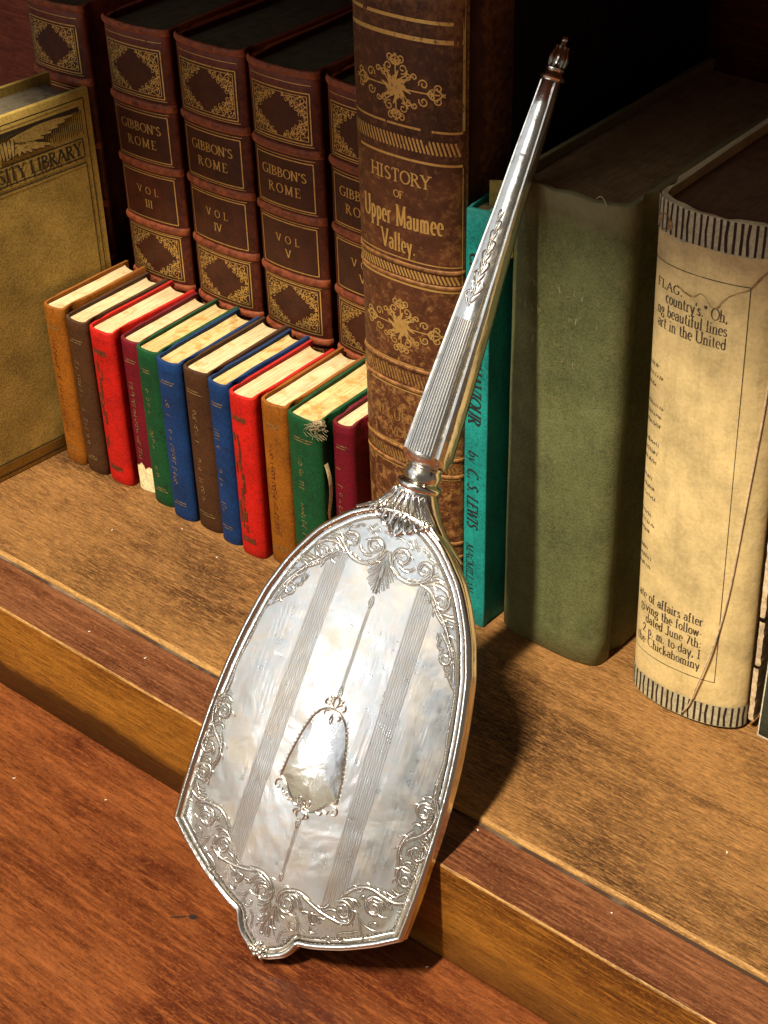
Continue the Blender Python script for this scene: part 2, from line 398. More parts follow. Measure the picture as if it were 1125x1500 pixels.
def lettering(mb, t, x, y, h, f, thick=.13, thin=.055, space=.06, slant=0.0, xs=1.0, align=0.0, off=.012, serif=.135):
    """strokes of t drawn with cap height h; align 0 left, .5 centre, 1 right; f maps (x, y, off) to the surface"""
    x -= align * text_width(t, space) * h * xs
    def place(a, b): return (x + (a * xs + slant * b) * h, y + b * h)
    def wid(_, nn):
        d = abs(nn[0]); s_ = nn[0] * nn[1] < 0
        base = thin + (thick - thin) * d ** 1.3
        if .25 < d < .93: base = thick if nn[0] * nn[1] > 0 else thin * 1.15
        return base * h
    curve_w = lambda _, nn: (thin + (thick - thin) * abs(nn[0]) ** 1.2) * h
    for ch in t:
        adv, spec = GL[ch]
        for st in filter(None, spec.split(';')):
            v = [float(q) for q in st[1:].split(',')]; kind = st[0]
            if kind == 'l': ribbon(mb, straight([place(v[0], v[1]), place(v[2], v[3])], .25), wid, f, off)
            elif kind == 'c':
                n = 14; pts = [(v[0] + v[2] * math.cos(math.radians(v[4] + (v[5] - v[4]) * i / n)), v[1] + v[3] * math.sin(math.radians(v[4] + (v[5] - v[4]) * i / n))) for i in range(n + 1)]
                ribbon(mb, [place(*p) for p in pts], curve_w, f, off + .001)
            elif kind == 'q': ribbon(mb, smooth_line([place(a, b) for a, b in zip(v[::2], v[1::2])], .05 * h + .01), curve_w, f, off + .001)
            elif kind == 's': ribbon(mb, [place(v[0] - serif * 1.25, v[1]), place(v[0] + serif * 1.25, v[1])], thin * h, f, off + .002)
            elif kind == 'v': ribbon(mb, [place(v[0], v[1] - .1), place(v[0], v[1] + .1)], thin * h, f, off + .002)
            elif kind == 'd': ribbon(mb, [place(v[0] - thick * .5, v[1]), place(v[0] + thick * .5, v[1])], thick * h, f, off)
        x += (adv + space) * h * xs
    return x

# strokes of the engraved ornament (left half), in centimetres on the mirror back
ENGRAVING = {
 'palmette': [[(-0.01, 16.06), (-0.2, 15.73), (-0.54, 15.34)], [(0.01, 16.03), (-0.17, 15.56), (-0.51, 15.1)], [(0.02, 15.96), (-0.15, 15.39), (-0.42, 14.84)], [(0.03, 15.9), (-0.06, 15.2), (-0.3, 14.7)], [(0.05, 15.76), (0.02, 15.09), (-0.13, 14.55)], [(0.0, 15.96), (-0.0, 15.23), (0.02, 14.5)]],
 'top_scroll': [[(-0.6, 15.39), (-0.95, 15.33), (-1.3, 15.37), (-1.61, 15.55), (-1.8, 15.8), (-1.74, 16.09), (-1.5, 16.19), (-1.31, 16.09), (-1.3, 15.89), (-1.45, 15.79), (-1.59, 15.85), (-1.59, 15.98), (-1.47, 16.01)], [(-0.65, 15.41), (-0.36, 15.63), (-0.22, 15.94), (-0.29, 16.21), (-0.53, 16.32), (-0.78, 16.2), (-0.8, 16.01), (-0.65, 15.86), (-0.46, 15.92), (-0.44, 16.09), (-0.58, 16.12)], [(-0.6, 15.39), (-0.27, 15.6), (-0.1, 15.88), (-0.03, 16.09)], [(-0.92, 15.67), (-0.75, 15.66), (-0.57, 15.73)], [(-1.13, 15.88), (-1.01, 15.74), (-0.84, 15.7)], [(-1.65, 15.45), (-1.94, 15.6), (-2.34, 15.61), (-2.64, 15.45), (-2.77, 15.16), (-2.66, 14.94), (-2.42, 14.93), (-2.27, 15.1), (-2.34, 15.27), (-2.51, 15.28), (-2.58, 15.15), (-2.49, 15.08)], [(-1.53, 15.43), (-1.86, 15.39), (-2.16, 15.18), (-2.46, 14.84), (-2.79, 14.56), (-3.08, 14.18), (-3.37, 13.79), (-3.58, 13.41), (-3.76, 12.95), (-3.83, 12.66)], [(-1.92, 15.24), (-2.05, 15.0), (-1.85, 14.93)], [(-1.79, 15.33), (-1.79, 15.11)], [(-2.12, 15.08), (-2.48, 14.68), (-2.89, 14.37), (-3.19, 14.02)], [(-1.73, 15.61), (-2.0, 15.84), (-2.33, 15.82)], [(-1.73, 15.72), (-2.03, 16.01)], [(-1.92, 15.65), (-2.15, 15.78), (-2.38, 15.72)], [(-2.61, 14.78), (-2.93, 14.8), (-3.08, 14.85)], [(-2.79, 14.67), (-3.11, 14.69), (-3.25, 14.6)], [(-2.93, 14.46), (-3.12, 14.5), (-3.17, 14.4)], [(-2.88, 14.14), (-3.18, 13.87), (-3.41, 13.55), (-3.46, 13.3), (-3.3, 13.18), (-3.12, 13.29), (-3.15, 13.47), (-3.32, 13.48)], [(-2.74, 14.13), (-2.79, 13.92), (-2.95, 13.86)], [(-2.86, 13.97), (-2.88, 13.69), (-3.03, 13.63)], [(-3.06, 13.7), (-3.03, 13.52)], [(-3.47, 13.15), (-3.55, 12.89), (-3.43, 12.82)], [(-3.6, 13.02), (-3.67, 12.72)]],
 'sprig_top': [[(-1.97, 16.18), (-1.78, 16.36), (-1.54, 16.4), (-1.4, 16.55), (-1.17, 16.6)], [(-1.07, 16.46), (-0.95, 16.58), (-0.84, 16.73), (-0.76, 16.83)], [(-0.88, 16.42), (-0.73, 16.55), (-0.56, 16.63)], [(-1.06, 16.64), (-0.86, 16.56)], [(-0.71, 16.7), (-0.57, 16.65)], [(-0.43, 16.63), (-0.25, 16.66), (-0.05, 16.59)], [(-0.73, 16.44), (-0.81, 16.55)], [(-1.79, 16.27), (-1.76, 16.41)], [(-1.46, 16.4), (-1.46, 16.52)], [(-1.25, 16.5), (-1.3, 16.62)]],
 'side_scroll': [[(-4.47, 9.17), (-4.51, 8.8), (-4.66, 8.43), (-4.8, 8.13), (-4.78, 7.78), (-4.69, 7.47), (-4.46, 7.16), (-4.19, 6.93), (-4.07, 6.8)], [(-4.76, 8.03), (-4.62, 8.24), (-4.33, 8.35), (-4.11, 8.21), (-4.13, 7.93), (-4.35, 7.82), (-4.53, 7.9), (-4.45, 8.08), (-4.29, 8.1), (-4.3, 7.98)], [(-4.71, 7.52), (-4.58, 7.67), (-4.41, 7.69), (-4.38, 7.52)], [(-4.57, 7.34), (-4.41, 7.51), (-4.2, 7.52), (-4.12, 7.41)], [(-4.63, 7.2), (-4.77, 7.19), (-4.76, 7.07), (-4.61, 7.06)], [(-4.75, 8.39), (-4.55, 8.54), (-4.37, 8.63), (-4.15, 8.55)], [(-4.5, 9.33), (-4.48, 9.1), (-4.55, 8.72)], [(-4.24, 7.25), (-4.06, 6.98), (-3.96, 6.61), (-3.97, 6.24), (-4.11, 5.82), (-4.26, 5.44)], [(-4.48, 7.02), (-4.78, 6.82), (-4.86, 6.48), (-4.65, 6.28), (-4.41, 6.43), (-4.38, 6.65), (-4.54, 6.69), (-4.63, 6.53)], [(-4.36, 6.6), (-4.24, 6.47), (-4.28, 6.28)], [(-4.59, 6.01), (-4.44, 6.11), (-4.26, 6.02), (-4.25, 5.81)], [(-4.8, 4.57), (-4.92, 5.12), (-4.88, 5.5), (-4.62, 5.78), (-4.27, 5.86), (-4.11, 5.63), (-4.22, 5.31), (-4.51, 5.2), (-4.67, 5.33), (-4.55, 5.51), (-4.38, 5.51), (-4.38, 5.35)], [(-4.9, 4.95), (-4.73, 4.67), (-4.36, 4.48), (-3.93, 4.51), (-3.44, 4.58), (-3.04, 4.47), (-2.69, 4.17), (-2.45, 3.8)], [(-4.65, 4.46), (-4.69, 4.29), (-4.55, 4.26)], [(-4.58, 4.98), (-4.41, 4.82), (-4.14, 4.9)], [(-4.48, 4.91), (-4.32, 4.68), (-4.0, 4.72)]],
 'bottom_scroll': [[(-4.27, 4.22), (-3.87, 4.36), (-3.53, 4.32), (-3.4, 4.05), (-3.52, 3.78), (-3.8, 3.73), (-3.96, 3.89), (-3.84, 4.07), (-3.63, 4.09), (-3.61, 3.94)], [(-4.36, 4.17), (-4.18, 4.39), (-3.85, 4.49)], [(-4.13, 4.05), (-3.95, 4.26)], [(-2.42, 3.7), (-2.69, 3.87), (-3.02, 3.91), (-3.22, 3.75)], [(-2.38, 3.6), (-2.59, 3.7), (-2.88, 3.61), (-3.08, 3.36), (-3.01, 3.03), (-2.73, 2.87), (-2.41, 2.85), (-1.93, 2.88), (-1.54, 2.96), (-1.05, 3.12)], [(-2.48, 3.48), (-2.66, 3.58), (-2.86, 3.44), (-2.89, 3.21), (-2.71, 3.09), (-2.52, 3.19), (-2.48, 3.36), (-2.63, 3.38), (-2.69, 3.26)], [(-3.34, 4.08), (-3.2, 4.21), (-3.15, 4.06)], [(-3.05, 3.68), (-2.9, 3.85), (-2.69, 3.87)], [(-2.4, 3.22), (-2.16, 3.16), (-1.97, 3.01)], [(-2.08, 3.33), (-1.98, 3.13), (-1.77, 3.03)], [(-2.08, 2.71), (-1.85, 2.65), (-1.99, 2.45)], [(-1.73, 2.71), (-1.53, 2.63), (-1.67, 2.32), (-1.79, 2.37)], [(-1.43, 2.63), (-1.22, 2.61), (-1.32, 2.5)], [(-1.31, 3.11), (-0.88, 3.19), (-0.59, 3.12), (-0.32, 2.97), (-0.16, 2.73), (-0.15, 2.45), (-0.31, 2.27), (-0.56, 2.2), (-0.74, 2.35), (-0.75, 2.59), (-0.58, 2.74), (-0.41, 2.7), (-0.35, 2.51), (-0.47, 2.41), (-0.55, 2.47)], [(-1.04, 2.6), (-1.02, 2.79), (-0.85, 2.96), (-0.64, 2.99), (-0.41, 2.89)], [(-0.88, 2.52), (-0.85, 2.7), (-0.68, 2.85), (-0.5, 2.84)], [(-0.12, 2.35), (-0.25, 2.2), (-0.41, 2.03), (-0.6, 2.0)], [(-0.11, 2.27), (-0.25, 1.95), (-0.4, 1.72)], [(-0.11, 2.19), (-0.16, 1.8), (-0.27, 1.46), (-0.4, 1.45)], [(-0.1, 2.16), (-0.08, 1.68), (-0.14, 1.32), (-0.15, 1.03), (-0.06, 1.08), (-0.08, 1.35)], [(-1.26, 2.57), (-1.13, 2.59), (-1.09, 2.74)], [(-1.8, 2.41), (-1.69, 2.63), (-1.52, 2.68), (-1.54, 2.46), (-1.68, 2.33)]],
 'sprig_bottom': [[(-1.58, 1.87), (-1.26, 2.02), (-1.06, 2.23), (-0.85, 2.42)], [(-1.15, 2.16), (-1.21, 1.86), (-1.42, 1.54)], [(-1.14, 1.86), (-1.06, 1.69), (-0.88, 1.75), (-0.85, 1.93), (-0.99, 1.96)], [(-1.98, 2.11), (-1.83, 1.99), (-1.68, 2.02), (-1.69, 2.14)], [(-0.83, 1.61), (-0.67, 1.45), (-0.6, 1.16), (-0.6, 0.95)], [(-0.95, 1.14), (-0.9, 1.25), (-0.8, 1.17), (-0.88, 1.05)], [(-4.79, 3.48), (-4.63, 3.43), (-4.63, 3.62), (-4.75, 3.65)], [(-4.14, 3.24), (-3.9, 3.18), (-3.73, 3.33), (-3.93, 3.48), (-4.09, 3.39)], [(-3.96, 3.15), (-3.54, 3.21), (-3.24, 3.4)], [(-3.35, 3.28), (-3.52, 2.95), (-3.72, 2.66)], [(-4.03, 2.81), (-3.87, 2.77), (-3.89, 2.94)], [(-3.42, 2.88), (-3.25, 2.78), (-3.27, 2.65)], [(-3.23, 2.73), (-2.88, 2.55), (-2.74, 2.37), (-2.9, 2.19), (-3.01, 2.32)], [(-2.84, 2.01), (-2.68, 1.97)], [(-2.57, 1.96), (-2.37, 2.01), (-2.4, 2.18), (-2.58, 2.09)], [(-1.93, 2.06), (-1.71, 2.02), (-1.69, 2.18)]],
 'panel': [(-0.06, 14.43), (-0.32, 14.8), (-0.6, 15.28), (-1.1, 15.3), (-1.47, 15.38), (-1.8, 15.36), (-1.9, 15.06), (-2.66, 14.57), (-2.75, 14.05), (-3.03, 13.4), (-3.41, 12.98), (-3.79, 12.56), (-4.02, 12.27), (-4.23, 11.03), (-4.44, 9.94), (-4.42, 9.13), (-4.18, 8.71), (-4.1, 8.22), (-4.16, 7.71), (-4.1, 7.27), (-4.13, 6.95), (-3.92, 6.51), (-3.88, 5.99), (-4.12, 5.45), (-4.11, 4.91), (-3.4, 4.66), (-2.79, 4.36), (-2.45, 3.8), (-2.08, 3.33), (-1.72, 3.08), (-1.07, 3.18), (-0.66, 3.15), (-0.23, 3.06)],
}

# ------------------------------------------------------------------ the setting: desk, shelf, trim, back panel, shelf above
DESK_Z, TRIM_Y = -5.16, -2.41
mb = MB(); mb.box(-75, 75, -85, 2, DESK_Z - 3, DESK_Z)
tag(mb.build('desk_top', 'desk', smooth=False), 'reddish brown wooden desk top the mirror stands on', 'desk', kind='structure')

M['ink_stain'] = Nodes('dark_stain').out((.012, .006, .005), .5, 0)
mb = MB(); rd = random.Random(2)
def blot(cx, cy, rx, ry, z, a):
    P = []
    for q in range(22):
        t = q * 6.28318 / 22; k_ = 1 + .35 * noise.noise(Vector((math.cos(t) * 1.6 + cx, math.sin(t) * 1.6, cy)))
        x, y = rx * k_ * math.cos(t), ry * k_ * math.sin(t); P.append((cx + x * math.cos(a) - y * math.sin(a), cy + x * math.sin(a) + y * math.cos(a), z))
    mb.add(P, [tuple(range(22))])
blot(-2.32, -6.66, .17, .12, DESK_Z + .004, .6)
blot(-2.75, -6.99, .36, .035, DESK_Z + .004, .72)
tag(mb.build('ink_stain', 'ink_stain', smooth=False), 'small dark stain on the desk left of the mirror tip', 'stain', kind='structure')

mb = MB()                                    # shelf board with a worn, rounded front edge
prof = [(.06, -4.9), (.06, -.20), (.075, -.11), (.10, -.045), (.15, -.010), (.22, 0.0)]
xs = [-60 + i * .8 for i in range(151)]
def edge_row(x):
    w_ = noise.noise(Vector((x * .5, 3.1, 0))) * .025 + noise.noise(Vector((x * 2.3, 7.1, 0))) * .012
    return [(x, y + (w_ if i in (1, 2, 3) else 0), z + (w_ * .6 if i in (2, 3) else 0)) for i, (y, z) in enumerate(prof)]
mb.grid([edge_row(x) for x in xs], mi=1)
mb.grid([[(x, .22, 0), (x, 27.0, 0)] for x in xs], mi=0)
mb.grid([[(x, 27.0, -4.9), (x, .06, -4.9)] for x in (-60, 60)], mi=0)
tag(mb.build('shelf_board', ['shelf', 'trim_edge'], smooth=True), 'worn brown shelf board carrying the row of books', 'shelf', kind='structure')

mb = MB()                                    # trim strip nailed along the shelf front, slightly lower than the board
prof = [(.02, -4.9), (.02, -.26), (-.04, -.19), (-.10, -.17)]
mb.grid([[(x, y, z + noise.noise(Vector((x * .9, 1, 2))) * .012) for y, z in prof] for x in xs], mi=0)
mb.grid([[(x, -.10, -.17 + noise.noise(Vector((x * .9, 1, 2))) * .012), (x, TRIM_Y + .07, -.16)] for x in xs], mi=0)
mb.grid([[(x, TRIM_Y + .07, -.16), (x, TRIM_Y + .018 + noise.noise(Vector((x * 1.3, 5, 0))) * .012, -.185), (x, TRIM_Y, -.24)] for x in xs], mi=2)
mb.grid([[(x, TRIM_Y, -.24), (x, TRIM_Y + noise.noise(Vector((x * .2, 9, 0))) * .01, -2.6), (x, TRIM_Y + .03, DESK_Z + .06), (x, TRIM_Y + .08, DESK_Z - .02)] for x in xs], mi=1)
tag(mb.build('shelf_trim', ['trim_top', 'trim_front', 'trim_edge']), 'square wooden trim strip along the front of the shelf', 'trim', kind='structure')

k = Nodes('groove_dust')
M['groove_dust'] = k.out(k.mix(k.maprange(k.math('SUBTRACT', k.noise(.35, 4, .6), k.maprange(k.sep(0), -8, 4, 0, .12)), .42, .6), (.035, .016, .009), (.17, .125, .085)), .95, 0)
mb = MB(); rd = random.Random(5)
mb.grid([[(x, -.06 - abs(noise.noise(Vector((x * .8, 4, 1)))) * .1, -.158), (x, .055, -.15)] for x in xs])
tag(mb.build('groove_dust', 'groove_dust'), 'grey dust lying in the groove between shelf and trim', 'dust', kind='stuff')

mb = MB(); mb.box(-60, 60, 27.0, 28.0, -4.9, 45)
tag(mb.build('back_panel', 'back', smooth=False), 'dark reddish wooden back panel of the bookcase', 'panel', kind='structure')
mb = MB(); mb.box(-60, 60, 1.6, 27.0, 30.5, 33.0)
tag(mb.build('upper_shelf', 'shelf', smooth=False), 'upper shelf board above the books, out of view', 'shelf', kind='structure')

# ------------------------------------------------------------------ books
class Book:
    """A book in local centimetres: x across its thickness, y from the joint (0) back, z up; spine bulges to -y."""
    def __init__(self, name, loc, w, h, depth, bulge, p=2.0, rot=(0, 0, 0), xo=0.0, t=.22, seed=1, wob=.02, taper=0.0):
        self.root = empty(name, loc, rot)
        self.w, self.h, self.depth, self.bulge, self.p, self.xo, self.t, self.seed, self.wob, self.taper = w, h, depth, bulge, p, xo, t, seed, wob, taper
        n = 30; pts = []
        for i in range(n + 1):
            a = math.pi * (1 - i / n); c, s_ = math.cos(a), math.sin(a)
            pts.append((w / 2 * math.copysign(abs(c) ** (2 / p), c), -bulge * max(0, s_) ** (2 / p)))
        pts = smooth_line(pts, .06)
        L = [0]
        for a, b in zip(pts, pts[1:]): L.append(L[-1] + math.dist(a, b))
        self.pts, self.L, self.len = pts, L, L[-1]
        self.arc = [(pts[0][0] + (0), pts[0][1])] + [self.at(self.len * (i / 48) - self.len / 2)[:2] for i in range(1, 48)] + [pts[-1]]
    def at(self, s):
        d = min(max(s + self.len / 2, 0), self.len); L = self.L
        lo, hi = 0, len(L) - 1
        while hi - lo > 1:
            m = (lo + hi) // 2
            if L[m] <= d: lo = m
            else: hi = m
        a, b = self.pts[lo], self.pts[hi]; q = (d - L[lo]) / max(1e-6, L[hi] - L[lo])
        dx, dy = b[0] - a[0], b[1] - a[1]; l = math.hypot(dx, dy) or 1
        return a[0] + dx * q, a[1] + dy * q, dy / l, -dx / l          # position, outward normal
    def tp(self, x, z): return x + (x - self.w / 2) * self.taper * (z / self.h)
    def spine(self, s, z, off=.012):
        x, y, nx, ny = self.at(s)
        return (self.xo + self.tp(x + nx * off, z), y + ny * off, z)
    def cover(self, mats, leather_to=None, name='cover', head=.03, groove=.14):
        w, h, d, t = self.w, self.h, self.depth, self.t; g = groove
        left = [(-w / 2 - .02, d), (-w / 2 - .02, d * .66), (-w / 2 - .02, d * .33)]
        if leather_to: left += [(-w / 2 - .02, leather_to)]
        left += [(-w / 2 - .02, 1.0), (-w / 2 + g * .5, .72), (-w / 2 + g, .45), (-w / 2 + g * .4, .18)]
        outer = left + list(self.arc) + [(-x, y) for x, y in reversed(left)]
        ns = normals2(outer); N = len(outer)
        inner = [(min(max(x + nn[0] * t, -w / 2 + t), w / 2 - t), y + nn[1] * t) for (x, y), nn in zip(outer, ns)]
        inner = [((-w / 2 + t if i < len(left) else w / 2 - t if i >= N - len(left) else ix), (outer[i][1] if (i < len(left) or i >= N - len(left)) else iy)) for i, (ix, iy) in enumerate(inner)]
        zs = [0, .05] + [.05 + (h - .1) * i / 18 for i in range(1, 18)] + [h - .05, h]
        mb = MB(); sd = self.seed * 7.3
        def row(path, z, inset):
            out = []
            for i, (x, y) in enumerate(path):
                e = noise.noise(Vector((x * 1.3 + sd, y * 1.3, z * .35))) * self.wob
                zz = z
                if z > h - .06: zz = z + noise.noise(Vector((x * 1.7 + sd, y * 1.1, 9.7))) * head - (head * .8 if y < .1 else 0)
                if inset:
                    x += (inner[i][0] - outer[i][0]) * .18 * inset; y += (inner[i][1] - outer[i][1]) * .18 * inset
                nx, ny = ns[i]
                out.append((self.xo + self.tp(x + nx * e, z), y + ny * e, zz))
            return out
        O = [row(outer, z, 1 if z in (0, h) else 0) for z in zs]
        I = [row(inner, z, 0) for z in zs]
        def mi_of(j):
            if leather_to is None: return 0
            return 0 if max(outer[j][1], outer[j + 1][1]) <= leather_to + .01 else 1
        for j in range(N - 1):
            mi = mi_of(j)
            mb.grid([[r[j], r[j + 1]] for r in O], mi=mi)
            mb.grid([[r[j + 1], r[j]] for r in I], mi=mi)
            mb.add([O[-1][j], O[-1][j + 1], I[-1][j + 1], I[-1][j]], [(0, 1, 2, 3)], mi)
            mb.add([O[0][j], O[0][j + 1], I[0][j + 1], I[0][j]], [(3, 2, 1, 0)], mi)
        for j in (0, N - 1): mb.grid([[o[j], i_[j]] for o, i_ in zip(O, I)], mi=mi_of(min(j, N - 2)))
        import bmesh
        ob = mb.build(name, mats, self.root, fix=False)
        bm = bmesh.new(); bm.from_mesh(ob.data); bmesh.ops.remove_doubles(bm, verts=bm.verts[:], dist=1e-6)
        bmesh.ops.recalc_face_normals(bm, faces=bm.faces[:]); bm.to_mesh(ob.data); bm.free()
        try: ob.data.set_sharp_from_angle(angle=math.radians(50))
        except Exception: pass
        self.cov = ob
        return ob
    def pages(self, mat, sq=.28, front=None, name='page_block', back=.32, uneven=.02):
        w, h, d, t = self.w, self.h, self.depth, self.t
        hw = w / 2 - t - .015; fb = self.bulge - t - .02 if front is None else front
        mb = MB(); nx, ny = 24, 8; z0, z1 = sq, h - sq; sd = self.seed
        def P(i, j, z):
            x = -hw + 2 * hw * i / nx; q = abs(x / hw)
            y0 = -fb * max(0, 1 - q ** max(2, self.p)) ** (1 / max(2, self.p)) + .05
            y1 = d - back - .18 * (1 - q * q)
            dz = noise.noise(Vector((x * 3 + sd, 0, 0))) * uneven + noise.noise(Vector((x * .8 + sd, j * .4, 5))) * uneven
            return (self.xo + self.tp(x, z), y0 + (y1 - y0) * j / ny, z + (dz if z > 1 else 0))
        mb.grid([[P(i, j, z1) for j in range(ny + 1)] for i in range(nx + 1)])
        mb.grid([[P(i, 0, z0), P(i, 0, z1)] for i in range(nx + 1)]); mb.grid([[P(i, ny, z1), P(i, ny, z0)] for i in range(nx + 1)])
        mb.grid([[P(0, j, z1), P(0, j, z0)] for j in range(ny + 1)]); mb.grid([[P(nx, j, z0), P(nx, j, z1)] for j in range(ny + 1)])
        mb.grid([[P(i, j, z0) for j in range(ny, -1, -1)] for i in range(0, nx + 1, 6)])
        return mb.build(name, mat, self.root, fix=False)
    def line(self, mb, z, s0=None, s1=None, w=.05, off=.012):
        e = self.len / 2 - .03; s0 = -e if s0 is None else s0; s1 = e if s1 is None else s1
        n = 26; ribbon(mb, [(s0 + (s1 - s0) * i / n, z) for i in range(n + 1)], w, self.spine, off)
    def vline(self, mb, s, z0, z1, w=.05, off=.012): ribbon(mb, straight([(s, z0), (s, z1)], 1.0), w, self.spine, off)
    def patch(self, mb, s0, s1, z0, z1, off=.006):
        mb.grid([[self.spine(s0 + (s1 - s0) * i / 16, z, off) for z in (z0, (z0 + z1) / 2, z1)] for i in range(17)])
    def band(self, z, r, mat, name='raised_band', rz=None):
        mb = MB(); e = self.len / 2 - .02; n = 26; rz = rz or r
        rows = []
        for i in range(n + 1):
            s_ = -e + 2 * e * i / n; ed = min(1, min(i, n - i) / 2 + .35)
            rows.append([self.spine(s_, z + rz * math.cos(a), max(-.01, r * ed * math.sin(a))) for a in [math.pi * q / 8 for q in range(9)]])
        mb.grid(rows); return mb.build(name, mat, self.root, fix=True)

def scribble(mb, f, s, z0, z1, size, rd, w=.035, keep=.75, off=.012):
    """worn, unreadable gilt lettering running down a spine"""
    z = z1
    while z > z0:
        step = size * rd.uniform(.45, .75)
        if rd.random() < keep:
            kind = rd.random()
            if kind < .45:
                ribbon(mb, straight([(s - size * .5, z), (s + size * rd.uniform(.2, .5), z - step * rd.uniform(0, .2))], .1), w, f, off)
                if rd.random() < .5: ribbon(mb, [(s + size * .4, z), (s + size * .35, z - step * .7)], w, f, off)
            elif kind < .8:
                ribbon(mb, spiral(s + rd.uniform(-.1, .1) * size, z - step * .4, size * .32, rd.uniform(0, 360), .8, 1, n=9, shrink=.8), w, f, off)
            else:
                ribbon(mb, [(s - size * .3, z), (s + size * .1, z - step * .4), (s - size * .25, z - step * .8)], w, f, off)
        z -= step

# --- the twelve miniature books
SMALL = {'tan': (.23, .072, .004), 'brown': (.052, .019, .006), 'red': (.42, .007, .003), 'maroon': (.115, .002, .009), 'green': (.003, .054, .016), 'blue': (.003, .027, .110)}
for c_, v_ in SMALL.items(): M['mini_' + c_] = cloth('mini_cloth_' + c_, v_, worn=sc3(v_, .42), weave=11, rough=.6, wear_amount=.57, spec=.25, bump=.6, edge=tuple(1.1 * x + .02 for x in v_), edge_lo=.555, scuff=.5)
M['mini_pages'] = pages('mini_page_edges', (.72, .54, .26), (.40, .21, .045), .50, lines=18, streak=.75)
M['mini_pages_pale'] = pages('pale_page_edges', (.72, .58, .36), (.46, .29, .11), .54, lines=18, streak=.7)
M['mini_gilt'] = gilt('worn_mini_gilt', (.46, .35, .14), (.09, .05, .02), .46)
M['mini_dark'] = cloth('worn_label_brown', (.10, .022, .007), worn=(.26, .06, .015), weave=8, wear_amount=.55)
M['torn_paper'] = cloth('torn_paper', (.74, .62, .36), worn=(.30, .20, .06), weave=5, rough=.9, wear_amount=.56)
M['thread'] = cloth('frayed_thread', (.40, .32, .20), weave=6, rough=.9)
rows = [  # left x, front y, height, colour, label
 (-23.65, 7.00, 8.45, 'tan', 'tan miniature book, leftmost, touching the ochre library book'),
 (-22.20, 7.00, 8.23, 'brown', 'dark brown miniature book next to the leftmost tan one'),
 (-20.75, 7.07, 8.21, 'red', 'bright red miniature book between a dark brown and a maroon one'),
 (-19.10, 7.42, 8.06, 'maroon', 'maroon miniature book with torn whitish patch at its spine foot'),
 (-17.72, 7.05, 8.22, 'green', 'slim green miniature book between a maroon and a blue one'),
 (-16.22, 6.80, 8.31, 'blue', 'blue miniature book between a green and a brown one'),
 (-14.70, 6.90, 8.34, 'brown', 'brown miniature book standing between the two blue ones'),
 (-13.10, 6.75, 8.35, 'blue', 'blue miniature book between a brown and a red one'),
 (-11.82, 6.66, 8.27, 'red', 'red miniature book between a blue and a tan one'),
 (-10.30, 6.98, 8.29, 'tan', 'tan miniature book between a red and a green one'),
 (-8.78, 6.90, 8.30, 'green', 'green miniature book with frayed threads at its spine head'),
 (-6.92, 7.55, 8.22, 'maroon', 'maroon miniature book, rightmost, beside the tall leather book')]
